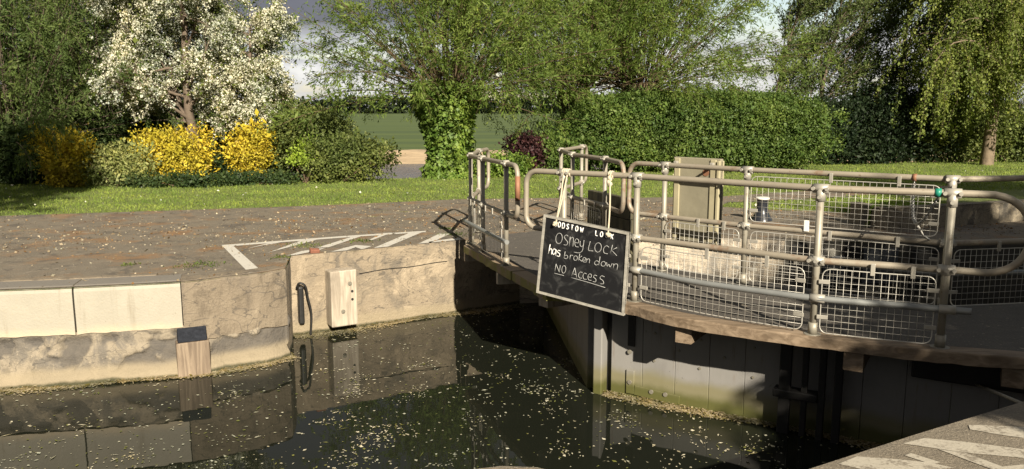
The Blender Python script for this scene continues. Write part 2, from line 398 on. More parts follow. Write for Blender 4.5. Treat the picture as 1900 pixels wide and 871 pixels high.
def _chalk(t, p, pos):
    n = t.noise(pos, 5, 5, .6, 2.2); f = t.noise(t.scalevec(pos, (3, 3, 1)), 10, 4, .6)
    v = t.math('MULTIPLY', t.step(n, .46, .72), t.math('ADD', .5, t.math('MULTIPLY', f, .6)))
    t.l.new(t.mix(v, (.011, .011, .012), (.050, .050, .049)), p.inputs['Base Color']); p.inputs['Roughness'].default_value = .55; p.inputs['Specular IOR Level'].default_value = .25
CHALKB = mat('chalkboard_slate', _chalk)
CHALK = plain('white_chalk', (.40, .40, .385), .95, 0, .25, 90, .1)
LETTER = plain('white_letters', (.82, .81, .77), .5, 0, .06, 20)
TILE = plain('black_tile', (.02, .02, .022), .4, 0, .1, 20)
FRAME = wood('grey_frame', (.25, .235, .20), (.38, .355, .305), 0)
BRICK = plain('red_brick', (.22, .095, .062), .9, 0, .3, 30, .2, .5)
BARK = plain('grey_brown_bark', (.13, .10, .075), .9, 0, .4, 9, .2, .8)
BARK_P = plain('orange_brown_rods', (.11, .08, .047), .85, 0, .35, 6, .2, .4)
BARK_B = plain('pale_birch_bark', (.17, .13, .09), .85, 0, .7, 8, .2, .8)
STEM = plain('brown_stems', (.10, .07, .045), .9, 0, .3, 9, .2)
def _grass(t, p, pos):
    n = t.noise(pos, 1.1, 4); f = t.noise(t.scalevec(pos, (1, .6, 1)), 30, 4, .7)
    c = t.mix(n, (.18, .22, .05), (.255, .285, .078)); c = t.mix(t.step(f, .4, .7), t.mix(1, c, (.6, .65, .6), 'MULTIPLY'), c)
    t.l.new(c, p.inputs['Base Color']); p.inputs['Roughness'].default_value = .9; bump(t, p, f, 1.0, .05)
LAWN = mat('lawn_grass', _grass)
def _field(t, p, pos):
    n = t.noise(t.scalevec(pos, (.25, 1, 1)), .05, 4); s = t.noise(t.scalevec(pos, (.03, 1.2, 1)), .22, 4)
    c = t.mix(n, (.052, .082, .010), (.082, .115, .018)); c = t.mix(t.step(s, .45, .6), c, (.040, .068, .010))
    t.l.new(c, p.inputs['Base Color']); p.inputs['Roughness'].default_value = .95
FIELD = mat('far_pasture', _field)
def _sand(t, p, pos):
    n = t.noise(t.scalevec(pos, (.5, 1, 2)), 1.4, 5); t.l.new(t.mix(n, (.20, .145, .085), (.42, .32, .21)), p.inputs['Base Color']); p.inputs['Roughness'].default_value = .95; bump(t, p, n, .8, .2)
SAND = mat('sandy_bank', _sand)
def water(name, c, sc, st, dist=.02, rg_=.015):
    def f(t, p, pos):
        p.inputs['Base Color'].default_value = (*c, 1); p.inputs['Roughness'].default_value = rg_; p.inputs['IOR'].default_value = 1.333
        bump(t, p, t.noise(t.scalevec(pos, (1, 1.4, 1)), sc, 3), st, dist)
    return mat(name, f)
POOLW = water('still_dark_water', (.011, .0125, .0085), 2.2, .05)
RIVERW = water('river_water', (.11, .11, .115), 1.3, .8, .45, .25)
PETAL = leaf_mat('floating_petal', (.36, .31, .20), (.72, .66, .50), .1, 0, (.20, .20, .06), .25)
SCUM = leaf_mat('stranded_petals', (.30, .23, .13), (.58, .48, .31), .1, 0, (.20, .16, .05), .3)
LITTER = leaf_mat('dry_litter', (.20, .12, .06), (.50, .42, .30), .1, 0, (.24, .13, .05), .2)
BLADE = leaf_mat('grass_blade', (.20, .27, .052), (.31, .365, .095), .38)
L_WIL = leaf_mat('willow_leaf', (.085, .13, .030), (.165, .21, .068), .38, .2)
L_POL = leaf_mat('pollard_leaf', (.115, .175, .028), (.235, .295, .072), .45, .2)
L_POP = leaf_mat('poplar_leaf', (.090, .13, .034), (.18, .215, .078), .38, .2)
L_BIR = leaf_mat('birch_leaf', (.13, .175, .028), (.29, .32, .080), .38, .25)
L_HED = leaf_mat('hedge_leaf', (.070, .125, .022), (.155, .205, .046), .25, .25)
L_IVY = leaf_mat('ivy_leaf', (.10, .175, .022), (.22, .29, .050), .22, .35)
L_BRA = leaf_mat('bramble_leaf', (.085, .115, .025), (.19, .21, .060), .28, .2)
L_LIME = leaf_mat('lime_leaf', (.22, .32, .03), (.32, .40, .06), .3, .2)
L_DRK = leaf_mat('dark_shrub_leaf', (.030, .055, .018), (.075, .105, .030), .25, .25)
L_SHADE = leaf_mat('shade_dark_leaf', (.012, .024, .010), (.032, .048, .018), .15, .2)  # deep shade under the trees put into the leaf colour
L_VAR = leaf_mat('pale_variegated_leaf', (.16, .19, .05), (.36, .36, .14), .28, .2)
L_YEL = leaf_mat('golden_leaf', (.52, .385, .028), (.76, .58, .065), .25, .2, (.36, .25, .03), .15)
L_PUR = leaf_mat('purple_leaf', (.050, .018, .022), (.115, .042, .040), .25, .3)
L_FAR = leaf_mat('cloud_shaded_tree_leaf', (.010, .015, .010), (.022, .028, .016), .0)  # cloud shade over the distant wood is in this leaf colour
BLOSS = leaf_mat('cream_blossom', (.62, .57, .42), (.86, .83, .70), .25, 0)
L_HAW = leaf_mat('hawthorn_leaf', (.085, .11, .022), (.17, .19, .05), .3)

# ------------------------------------------------------------------ leaves
def leaf_arrays(pos, axis, L, Wd, rg, face=None):
    n = len(pos); axis = axis / (np.linalg.norm(axis, axis=1)[:, None] + 1e-9)
    rv = rg.normal(0, 1, (n, 3)) if face is None else face + rg.normal(0, .45, (n, 3)); side = np.cross(axis, rv); side /= np.linalg.norm(side, axis=1)[:, None] + 1e-9
    sz = rg.lognormal(-.04, .34, n)[:, None]; L = L * sz; W2 = Wd * sz * rg.uniform(.75, 1.2, n)[:, None] * .5
    nrm = np.cross(axis, side)
    v0 = pos; v2 = pos + axis * L; m = pos + axis * L * .45 + nrm * W2 * .35
    V = np.stack([v0, m + side * W2, v2, m - side * W2], 1).reshape(-1, 3)
    return V
def leaves_obj(name, pos, axis, L, Wd, rg, mt, parent=None, face=None):
    V = leaf_arrays(np.asarray(pos, float), np.asarray(axis, float), L, Wd, rg, face)
    return link(name, np_mesh(name, V, np.arange(len(V)).reshape(-1, 4)), mt, parent)

def sprigs(cent, out, n_per, spread, rg, up=.3):
    """n_per leaves round each sprig centre, pointing roughly along out"""
    k = len(cent); p = np.repeat(cent, n_per, 0) + rg.normal(0, spread, (k * n_per, 3))
    a = np.repeat(out, n_per, 0) * .8 + rg.normal(0, .55, (k * n_per, 3)) + np.array([0, 0, up]); return p, a

def shrub(name, label, cat, c, size, mt, rg, n=900, per=10, leaf=(.06, .035), lump=.22, k=2.5, taper=0.0, flat=.75, group=None, fill=.35, stems=7, zmin=0.02, square=2.0, lobes=6, stem_mat=None, crown_name='foliage'):
    """a shrub: size=(rx,ry,h); taper>0 narrows towards the ground (vase)"""
    root = thing(name, label, cat, c, group); c = np.array(c, float); rx, ry, h = size
    lu = Lump(rg, k); d = rg.normal(0, 1, (n, 3)); d[:, 1] -= .15; d /= np.linalg.norm(d, axis=1)[:, None]
    d2 = np.sign(d) * np.abs(d) ** (2.0 / square); d2 /= (np.abs(d2) ** square).sum(1)[:, None] ** (1 / square)
    rr = np.where(rg.random(n) < fill, rg.uniform(.35, .9, n), 1 - np.abs(rg.normal(0, .05, n))) * (1 + lump * lu(d * 1.6))
    rr = np.where(rg.random(n) < .12, rr * rg.uniform(1.02, 1.22, n), rr)
    z = h * .5 + d2[:, 2] * rr * h * .5
    tz = np.clip(z / h, 0, 1); sc = 1 - taper * (1 - tz) ** 1.2
    if lobes:
        li = rg.integers(0, lobes, n); ca_ = np.linspace(-.62, .62, lobes) + rg.normal(0, .08, lobes); rg.shuffle(ca_)
        lr = rg.uniform(.36, .60, lobes); lz = rg.uniform(.40, .72, lobes); ly = rg.uniform(-.35, .35, lobes)
        zz_ = (lz[li] + d[:, 2] * rr * (1 - lz[li]) * rg.uniform(.75, 1.05, lobes)[li]); low_ = rg.random(n) < .3; zz_ = np.where(low_, rg.uniform(.02, .6, n), zz_)
        sc = 1 - taper * (1 - np.clip(zz_, 0, 1)) ** 1.2
        P = np.stack([(ca_[li] + d[:, 0] * rr * lr[li]) * rx * sc, (ly[li] + d[:, 1] * rr * .7) * ry * sc, np.maximum(zz_ * h, zmin)], 1) + c
    else: P = np.stack([d2[:, 0] * rr * rx * sc, d2[:, 1] * rr * ry * sc, np.maximum(z, zmin)], 1) + c
    p, a = sprigs(P, d, per, leaf[0] * 1.1, rg)
    p[:, 2] = np.maximum(p[:, 2], c[2] + .01)
    leaves_obj(crown_name, p, a * .6 + rg.normal(0, .5, a.shape), leaf[0], leaf[1], rg, mt, root, np.repeat(d, per, 0) + [0, 0, .35])
    tb = Tubes()
    for i in range(stems):
        b = c + np.array([rg.normal(0, rx * .12), rg.normal(0, ry * .12), -.02]); e = P[rg.integers(n)] * .9 + c * .1
        m = (b + e) / 2 + rg.normal(0, .06, 3) * h; tb.add([b, m, e], [.022, .015, .006], 5)
    tb.build('stems', stem_mat or STEM, root); return root

class Tree:
    """recursive branching: trunk, limbs, branches and twigs; leaf anchors gathered on the thin ends"""
    def __init__(s, rg): s.rg = rg; s.tb = Tubes(); s.lp = []; s.la = []
    def path(s, p, d, L, n, wob, trop):
        pts = [np.array(p, float)]; d = np.array(d, float); d /= np.linalg.norm(d); ds = [d]
        for i in range(n):
            d = d + s.rg.normal(0, wob, 3) + np.asarray(trop) * (i + 1) / n; d = d / np.linalg.norm(d)
            pts.append(pts[-1] + d * L / n); ds.append(d)
        return np.array(pts), np.array(ds)
    def leaf(s, pts, ds, n, jit, spread=.7, start=.15):
        t = s.rg.uniform(start, 1, n) * (len(pts) - 1); i = np.minimum(t.astype(int), len(pts) - 2); f = (t - i)[:, None]
        s.lp.append(pts[i] * (1 - f) + pts[i + 1] * f + s.rg.normal(0, jit, (n, 3))); s.la.append(ds[i] + s.rg.normal(0, spread, (n, 3)))
    def grow(s, p, d, L, r, lev, P):
        q = P[lev]; pts, ds = s.path(p, d, L, q.get('seg', 5), q.get('wob', .08), q.get('trop', (0, 0, 0)))
        last = lev == len(P) - 1
        if q.get('draw', True): s.tb.add(pts, np.linspace(r, r * q.get('tip', .4), len(pts)), q.get('sides', 5))
        if q.get('leaves'): s.leaf(pts, ds, q['leaves'], q.get('jit', .03), q.get('spread', .7), q.get('lstart', .15))
        if last: return
        k = q['kids']; a0 = s.rg.uniform(0, 6.28)
        for i in range(k):
            t = q.get('from', .3) + (1 - q.get('from', .3)) * (i + s.rg.random()) / k; t = min(t, .999) * (len(pts) - 1)
            j = int(t); f = t - j; b = pts[j] * (1 - f) + pts[j + 1] * f; dd = ds[j]
            a = a0 + i * 2.4 + s.rg.normal(0, .3); e = np.cross(dd, (0.3, .2, 1) if abs(dd[2]) < .95 else (1, 0, 0)); e /= np.linalg.norm(e)
            g = np.cross(dd, e); an = R(q.get('angle', 45) + s.rg.normal(0, 10)); nd = dd * math.cos(an) + (e * math.cos(a) + g * math.sin(a)) * math.sin(an)
            s.grow(b, nd, L * q.get('ratio', .6) * s.rg.uniform(.7, 1.2) * (1.15 - .45 * t / len(pts)), r * q.get('rr', .5) * (1 - .5 * t / len(pts)), lev + 1, P)
    def build(s, root, bark, lm, L, Wd, trunk='trunk', crown='crown', keep=None):
        s.tb.build(trunk, bark, root); p = np.concatenate(s.lp); a = np.concatenate(s.la)
        if keep is not None: k = keep(p); p = p[k]; a = a[k]
        leaves_obj(crown, p, a, L, Wd, s.rg, lm, root)

# ------------------------------------------------------------------ GROUND, QUAYS, WATER
def poly_sheet(name, poly, z, mt, parent=None):
    bm = bmesh.new(); f = bm.faces.new([bm.verts.new((p[0], p[1], z)) for p in poly]); f.normal_update(); bmesh.ops.triangulate(bm, faces=[f], ngon_method='EAR_CLIP'); [q.normal_update() for q in bm.faces]
    bmesh.ops.recalc_face_normals(bm, faces=bm.faces[:])
    for f in bm.faces:
        if f.normal.z < 0: f.normal_flip()
    me = bpy.data.meshes.new(name); bm.to_mesh(me); bm.free(); return link(name, me, mt, parent)

LWALL = [(-16, 5.2), (-8, 6.55)] + [G(*p)[:2] for p in ((0, 538), (130, 533), (330, 523))] + [(-2.85, 7.72), (-2.55, 7.92), (-2.36, 8.14)]
LWALL = [tuple(p[:2]) for p in catmull([(*p, 0) for p in LWALL], 6)]
RECESS = [(-2.50, 8.82), (-1.67, 9.28), (-.86, 9.77), (.10, 10.36)]
HEEL = [(.10, 10.36), (.85, 10.5), (1.32, 10.02), (2.60, 10.10), (3.05, 9.98), (3.42, 9.86)]
CHAMB = [(3.42, 9.86), (5.3, 9.74), (7.2, 9.95), (12, 11.6), (40, 21)]
RET = [(4.9, 11.5), (5.02, 10.82), (5.25, 10.80), (7.45, 11.6), (12, 13.3), (40, 23.5)]
EDGE = LWALL + RECESS + HEEL[1:] + CHAMB[1:]

# near bank
NEAR = [(-12, -1.6), (-3, 2.55), (-.9, 3.2), (-.42, 3.36), (-.22, 3.47), (-.05, 3.515), (.12, 3.50), (.30, 3.40), (.55, 3.10), (1.0, 3.255), G(1500, 871)[:2], G(1700, 806)[:2], G(1900, 745)[:2], (4.0, 4.93), (12, 9.5), (30, 19.7)]
nq = MB().prism(NEAR + [(60, 19.7), (60, -60), (-60, -60), (-60, -10)], -3.4, 0, .012).build('near_quay', NQUAY); struct(nq)
# far island
isl = EDGE + [(60, 22), (60, 24.5), (16, 25.2), (6, 23.6), (.6, 21.0), (-1.2, 19.5), (-2.9, 18.75), (-4.0, 18.85), (-4.8, 19.6), (-9, 22.0), (-14, 22.0), (-40, 20), (-40, 3.5)]
struct(poly_sheet('lawn', isl, -.012, LAWN))
# slope from the lawn down to the river and the river bed side
bm = MB(); top = [(60, 24.5), (16, 25.2), (6, 23.6), (.6, 21.0), (-1.2, 19.5), (-2.9, 18.75), (-4.0, 18.85), (-4.8, 19.6), (-9, 22.0), (-14, 22.0), (-40, 20)]
for (a, b) in zip(top[:-1], top[1:]):
    v = [bm.bm.verts.new(q) for q in ((*a, -.012), (*b, -.012), (b[0], b[1] + 2.6, -2.0), (a[0], a[1] + 2.6, -2.0))]; bm.bm.faces.new(v)
struct(bm.build('river_bank', LAWN))
ASP = EDGE + [(40, 23.4)] + [(12, 13.32), (7.45, 11.62), (5.25, 10.82)] + [G(*p)[:2] for p in ((1625, 398), (1520, 393), (1400, 388), (1335, 384), (1350, 376), (1450, 372), (1620, 362), (1760, 350), (1760, 345), (1560, 351), (1440, 358), (1345, 364.5), (1200, 367), (1000, 368), (850, 370), (680, 378), (500, 385), (250, 393), (0, 401))] + [(-16, 10.2), (-30, 7), (-30, 3)]
asp = poly_sheet('quay_paving', ASP, 0.0, ASPH); struct(asp)
ws = poly_sheet('lock_water', [(-40, -20), (-1, 1), (5.2, 3.0), (5.2, 12), (-40, 12)], WATER, POOLW); struct(ws)
struct(poly_sheet('chamber_water', [(5.201, 0), (60, 15), (60, 40), (5.201, 14)], -2.6, POOLW))
struct(poly_sheet('river', [(-400, 16), (400, 16), (400, 62), (-400, 62)], -1.6, RIVERW))
# far bank: sand cliff then pasture to the horizon
xs = np.linspace(-160, 160, 321); lu = Lump(np.random.default_rng(3), .35)
prof = [(46.6, -1.75), (47.2, -1.45), (47.7, -1.35), (48.2, -1.05), (48.6, -.93), (50, -.915)]
V = []; 
for (yy, zz) in prof:
    for x in xs: V.append((x, yy + 1.1 * math.sin(x * .11) * .4 + .35 * float(lu([(x, yy * .2, 0)])[0]) + abs(x) * .02, zz + (.09 * float(lu([(x * 2.3, yy, 5)])[0]) if -1.7 < zz < -.92 else 0)))
nx = len(xs); F = [(i * nx + j, i * nx + j + 1, (i + 1) * nx + j + 1, (i + 1) * nx + j) for i in range(len(prof) - 1) for j in range(nx - 1)]
struct(link('sand_bank', np_mesh('sand_bank', V, F, True), SAND))
yy = np.concatenate([[49], np.geomspace(55, 6000, 24)]); xx = np.concatenate([-np.geomspace(6000, 40, 14), np.linspace(-35, 35, 8), np.geomspace(40, 6000, 14)])
V = [(x, y, -.90 + (.0 if y < 60 else .25 * math.sin(x * .013 + y * .007))) for y in yy for x in xx]
nx = len(xx); F = [(i * nx + j, i * nx + j + 1, (i + 1) * nx + j + 1, (i + 1) * nx + j) for i in range(len(yy) - 1) for j in range(nx - 1)]
struct(link('far_field', np_mesh('far_field', V, F, True), FIELD))
# the ground everywhere else (behind, left and right), under it all
struct(poly_sheet('ground', [(-6000, -6000), (6000, -6000), (6000, 6000), (-6000, 6000)], -3.6, FIELD))

# ------------------------------------------------------------------ walls of the lock
def strip(poly, z0, z1, dx=.05, dz=.05, disp=None, closed_top=0):
    P = np.array([p[:2] for p in poly], float); seg = np.linalg.norm(np.diff(P, axis=0), axis=1); s = np.concatenate([[0], np.cumsum(seg)])
    n = max(2, int(s[-1] / dx) + 1); t = np.linspace(0, s[-1], n); X = np.interp(t, s, P[:, 0]); Y = np.interp(t, s, P[:, 1])
    tx = np.gradient(X); ty = np.gradient(Y); l = np.hypot(tx, ty); nxn = ty / l; nyn = -tx / l
    m = max(2, int(abs(z1 - z0) / dz) + 1); Z = np.linspace(z0, z1, m)
    V = np.zeros((m, n, 3)); V[:, :, 0] = X; V[:, :, 1] = Y; V[:, :, 2] = Z[:, None]
    if disp is not None:
        D = disp(V.reshape(-1, 3), np.tile(t, m)).reshape(m, n); V[:, :, 0] += D * nxn; V[:, :, 1] += D * nyn
    i, j = np.meshgrid(np.arange(m - 1), np.arange(n - 1), indexing='ij'); a = i * n + j
    return V.reshape(-1, 3), np.stack([a, a + 1, a + n + 1, a + n], -1).reshape(-1, 4)
l1 = Lump(np.random.default_rng(11), 6, 14); l2 = Lump(np.random.default_rng(12), 22, 14)
def rough(P, t): return .008 * l1(P) + .004 * l2(P)
l3 = Lump(np.random.default_rng(14), 3.2, 12); l4 = Lump(np.random.default_rng(15), 13, 16); l5 = Lump(np.random.default_rng(16), 40, 16)
def spall_f(P):
    v = .55 * l3(P * [1, 1, 1.9]) + .38 * l4(P) + .16 * l5(P); top = 1 / (1 + np.exp((P[:, 2] + .49) * 90)); bot = 1 / (1 + np.exp(-(P[:, 2] + .84) * 60))
    return top * bot / (1 + np.exp(-(v + .03) * 60))
def ledge(P, t):
    z = P[:, 2]; e = -.60 + .045 * l1(P * [1.2, 1.2, 0]) + .02 * l2(P * [1, 1, 0])
    s = 1 / (1 + np.exp((z - e) * 70)); f = 1 / (1 + np.exp((z + .84) * 45))
    return .008 * l1(P) + .006 * l2(P) + s * .03 * (1 + .5 * l1(P * .8 + 3)) + f * .05 - .034 * spall_f(P) + .003 * l5(P)
def offset(poly, d):
    P = np.array([p[:2] for p in poly], float); tx = np.gradient(P[:, 0]); ty = np.gradient(P[:, 1]); l = np.hypot(tx, ty)
    return [(x + d * b / c, y - d * a / c) for x, y, a, b, c in zip(P[:, 0], P[:, 1], tx, ty, l)]
def resample(poly, a, b, dx=.06):
    P = np.array(poly, float); k = np.argsort(P[:, 0]); X = np.arange(a, b, dx); X = np.append(X, b); return [(x, np.interp(x, P[:, 0], P[:, 1])) for x in X]
def coping_block(poly, z0, z1, depth, bev, amp=.003):
    """rounded-nose kerb along poly: profile swept, front face slightly rough"""
    P = np.array(poly, float); tx = np.gradient(P[:, 0]); ty = np.gradient(P[:, 1]); l = np.hypot(tx, ty); N = np.stack([ty / l, -tx / l], 1)
    pr = [(-.03, z0), (0, z0), (0, z0 + (z1 - z0) * .33), (0, z0 + (z1 - z0) * .66), (0, z1 - bev), (-bev * .12, z1 - bev * .55), (-bev * .4, z1 - bev * .18), (-bev, z1), (-depth * .5, z1 + .001), (-depth, z1), (-depth, z0)]
    V = []
    for (o, z) in pr:
        for p, nn in zip(P, N):
            dd = o + (amp * float(l1([(p[0] * 1.5, p[1], z * 2)])[0]) + amp * float(l2([(p[0], p[1], z)])[0]) if o > -.2 else 0); V.append((p[0] + nn[0] * dd, p[1] + nn[1] * dd, z + (amp * 3.2 * float(l2([(p[0] * 1.6, p[1], 3)])[0]) if z == z0 and o == 0 else 0)))
    n = len(P); k = len(pr); F = [(i * n + j, i * n + j + 1, (i + 1) % k * n + j + 1, (i + 1) % k * n + j) for i in range(k) for j in range(n - 1)]
    me = bpy.data.meshes.new('coping'); me.from_pydata(V, [], F + [tuple(i * n for i in range(k)), tuple(i * n + n - 1 for i in range(k))[::-1]])
    bmx = bmesh.new(); bmx.from_mesh(me); bmesh.ops.recalc_face_normals(bmx, faces=bmx.faces[:]); bmx.to_mesh(me); bmx.free()
    return me
# upstream wall on the left
lw = thing('lock_wall', 'long upstream lock wall at left with white painted coping above stained render', 'wall', (-5, 7.3, -.5))
V, F = strip(offset(LWALL, -.012), -3.2, -1.06, .2, .2, ledge); link('lower_face', np_mesh('lower_face', V, F, True), CONC_LOW, lw)
V, F = strip(offset(resample(LWALL, -9.5, -2.36), -.012), -1.07, -.44, .02, .015, ledge); me = np_mesh('wall_face', V, F, True)
at_ = me.attributes.new('spall', 'FLOAT', 'POINT'); at_.data.foreach_set('value', spall_f(V).astype(np.float32)); link('wall_face', me, CONC_LOW, lw)
XS1 = G(131, 534)[0]; XS2 = G(334, 523)[0]
for (a, b) in ((-9.5, XS1 - 1.95), (XS1 - 1.94, XS1 - .008), (XS1 + .008, XS2 - .004)):
    link('painted_coping', coping_block(resample(LWALL, a, b), -.455, .006, .34, .055), WPAINT, lw)
link('concrete_coping', coping_block(resample(LWALL, XS2 + .004, -2.36), -.60, .005, .21, .035, .009), CONC_COP, lw)
lw.children[-1]['label'] = 'unpainted brown concrete coping'
link('back_kerb', coping_block(offset(resample(LWALL, -9.5, XS2 - .25), -.345), -.1, .012, .10, .012), CONC_COP, lw)
V, F = strip([(-2.36, 8.14), (-2.40, 8.4), (-2.50, 8.82)], -3.2, -.001, .05, .05, rough); link('end_face', np_mesh('end_face', V, F, True), CONC, lw)
# timber rubbing post let into the wall, its dark hollow top painted in as a near-black block
a = np.array(G(306, 600)); px0, px1 = G(313, 600, -.45)[0], G(366, 600, -.45)[0]
def wl_y(x): return float(np.interp(x, [p[0] for p in LWALL], [p[1] for p in LWALL]))
X0, X1 = -3.275, -2.985
rub = MB(); yf = wl_y((X0 + X1) / 2); ang = math.atan2(wl_y(X1) - wl_y(X0), X1 - X0)
rub.box(((X0 + X1) / 2, yf + .02, -.87), (.30, .20, .56), ang, 0, 0, .008).build('rubbing_post', RUB, lw)
MB().box(((X0 + X1) / 2, yf + .020, -.545), (.262, .14, .14), ang, R(-22), 0, .004).build('post_notch', NOTCH, lw)
# recessed wall with the fender
rw = thing('recess_wall', 'bare concrete gate recess wall between the black strip and the bridge end', 'wall', (-1.5, 9.5, -.5))
V, F = strip(RECESS, -3.2, 0, .05, .05, rough); link('wall_face', np_mesh('wall_face', V, F, True), CONC, rw)
cr = Tubes(); a = np.array((-1.67, 9.28)); b = np.array((-.86, 9.77)); dd = (b - a) / np.linalg.norm(b - a); nn = np.array([dd[1], -dd[0]])
cr.add([(*(a + dd * s + nn * .006), -.27 + .02 * s + .006 * math.sin(9 * s)) for s in np.linspace(-.15, 1.0, 30)], .005, 4); cr.build('crack', BLACK, rw)
fen = thing('timber_fender', 'pale squared oak fender block bolted to the recess wall above the water', 'fender', (-2.0, 9.12, -.85))
fc = np.array(G(624, 602, -.84)); fa = math.atan2(dd[1], dd[0])
fcx, fcy = -1.985, 9.03
blk = MB(); blk.box((fcx, fcy, -.515), (.315, .235, .655), fa, 0, 0, .014).build('block', FEND, fen)
fd = np.array([math.cos(fa), math.sin(fa)]); fn = np.array([fd[1], -fd[0]])
for (u, z) in ((.07, -.345), (-.02, -.665)):
    q = np.array((fcx, fcy)) + fd * u + fn * .118; MB().tube([(*(q - fn * .01), z), (*(q + fn * .012), z)], .024, 10).tube([(*(q + fn * .012), z), (*(q + fn * .022), z)], .012, 6).build('bolt', POST, fen)
for z in (-.44, -.535):
    q = np.array((fcx, fcy)) + fd * .095 + fn * .112; MB().tube([(*q, z), (*(q + fn * .010), z)], .016, 8).build('bolt_hole', BLACK, fen)
# rubber strip and its cable in the corner
q0 = np.array(G(541, 620, -.85))
rs = thing('rubber_strip', 'black rubber sealing strip with looped cable in the recess corner', 'strip', (-2.44, 8.93, -.85))
MB().box((-2.405, 8.845, -.57), (.062, .09, .44), fa, 0, 0, .02).build('strip', BLACK, rs)
cp = catmull([(-2.43, 8.79, -.36), (-2.39, 8.77, -.30), (-2.33, 8.79, -.34), (-2.315, 8.82, -.48), (-2.29, 8.85, -.68), (-2.31, 8.85, -.95)], 6); MB().tube(cp, .013, 7).build('cable', BLACK, rs)
# heel and chamber walls on the far side below the gates
hw = thing('heel_wall', 'pale sunlit concrete pier wall behind the mesh panels below the gates', 'wall', (2, 10.1, -.5))
V, F = strip(HEEL, -3.2, 0, .05, .05, rough); link('wall_face', np_mesh('wall_face', V, F, True), CONC_PALE, hw)
ch = thing('chamber_wall', 'dark wet lock chamber wall below the far quay at right, behind the mesh', 'wall', (6, 9.9, -.5))
V, F = strip(CHAMB, -3.2, -.001, .10, .06, lambda P, t: 2.5 * rough(P, t)); link('wall_face', np_mesh('wall_face', V, F, True), SLIME, ch)
SLATE = plain('slate_grey_steel', (.085, .09, .10), .5, .2, .3, 6)
for nm, px, pz, ww, hh_, m_ in (('painted_opening', 1484, -.30, .20, .52, BLACK), ('painted_opening', 1583, -.32, .16, .50, BLACK), ('steel_panel', 1548, -.36, .26, .36, SLATE), ('steel_panel', 1632, -.30, .42, .44, SLATE), ('notice_plate', 1532, -.13, .19, .10, FIT), ('round_plate', 1488, -.24, .20, .10, FIT), ('steel_panel', 1710, -.34, .30, .50, BLACK)):  # openings are black boxes on the face, their inner darkness painted
    X_ = (px - 950) / FPX * 9.95; Y_ = float(np.interp(X_, [3.42, 5.3, 7.2], [9.86, 9.74, 9.95]))
    MB().box((X_, Y_ - (.02 if m_ is not FIT else .05), pz), (ww, .05, hh_), -.06, 0, 0, .006).build(nm, m_, ch)
rt = thing('retaining_wall', 'low stained concrete retaining wall holding up the raised lawn at right', 'wall', (7, 11.4, 0))
V, F = strip(RET, -.05, .285, .08, .05, lambda P, t: 2 * rough(P, t)); V[:, 2] += .0; link('wall_face', np_mesh('wall_face', V, F, True), CONC_CH, rt)
link('coping', coping_block(RET, .285, .30, .16, .008, .003), CONC_CH, rt)
# the lawn behind it, falling back to the general level
rv = []; rp = np.array([q for q in RET]); nb = 9
back = [(4.95, 11.0), (5.6, 13.5), (7.6, 15.6), (12, 17.5), (40, 28)]
tt = np.linspace(0, 1, 60); seg = np.linspace(0, 1, 5); rp = rp[1:]
for k in range(nb):
    f = k / (nb - 1)
    for t in tt:
        a = np.array([np.interp(t, seg, rp[:, c]) for c in (0, 1)]); b_ = np.array([np.interp(t, seg, [q[c] for q in back]) for c in (0, 1)])
        q = a * (1 - f) + b_ * f + (b_ - a) / np.linalg.norm(b_ - a) * .14 * (1 - f); rv.append((*q, .292 * (1 - f * f * (3 - 2 * f)) - .014))
RAISED = np.array(rv); nx = len(tt)
struct(link('raised_lawn', np_mesh('raised_lawn', rv, [(i * nx + j, i * nx + j + 1, (i + 1) * nx + j + 1, (i + 1) * nx + j) for i in range(nb - 1) for j in range(nx - 1)], True), LAWN))

# ------------------------------------------------------------------ painted hatching
def ribbon(bm, pts, width, z=.005):
    for (a, b) in zip(pts[:-1], pts[1:]):
        a = np.array(a); b = np.array(b); d = b - a; d = d / np.linalg.norm(d); n = np.array([-d[1], d[0]]) * width / 2
        bm.bm.faces.new([bm.bm.verts.new((*q, z)) for q in (a - n, b - n, b + n, a + n)])
def clipq(P):
    """keep only what lies on the paving behind the recess edge"""
    e = np.array(RECESS) + np.array([-.012, .022])
    for a, b in zip(e[:-1], e[1:]):
        n = np.array([-(b - a)[1], (b - a)[0]]); out = []
        for i in range(len(P)):
            p, q = P[i - 1], P[i]; dp, dq = np.dot(p - a, n), np.dot(q - a, n)
            if (dp >= 0) != (dq >= 0): out.append(p + (q - p) * dp / (dp - dq))
            if dq >= 0: out.append(q)
        P = out
        if len(P) < 3: return None
    return P
def pxq(bm, pts, z=.005, clip=False):
    if clip:
        P = clipq([np.array(G(*p, z)[:2]) for p in pts])
        if P is None: return
        m = [P[0]]
        for p in P[1:]:
            if np.linalg.norm(p - m[-1]) > 1e-4: m.append(p)
        bm.bm.faces.new([bm.bm.verts.new((*p, z)) for p in m]); return
    bm.bm.faces.new([bm.bm.verts.new((*G(*p, z)[:2], z)) for p in pts])
hb = MB()
pxq(hb, [(411, 455), (430, 454), (485, 503), (462, 507)])
for q in ([(411, 455), (520, 447), (520, 450), (418, 458)], [(520, 447), (640, 438), (640, 441), (520, 450)], [(640, 438), (790, 428.5), (790, 431), (640, 441)]): pxq(hb, q, .0052)
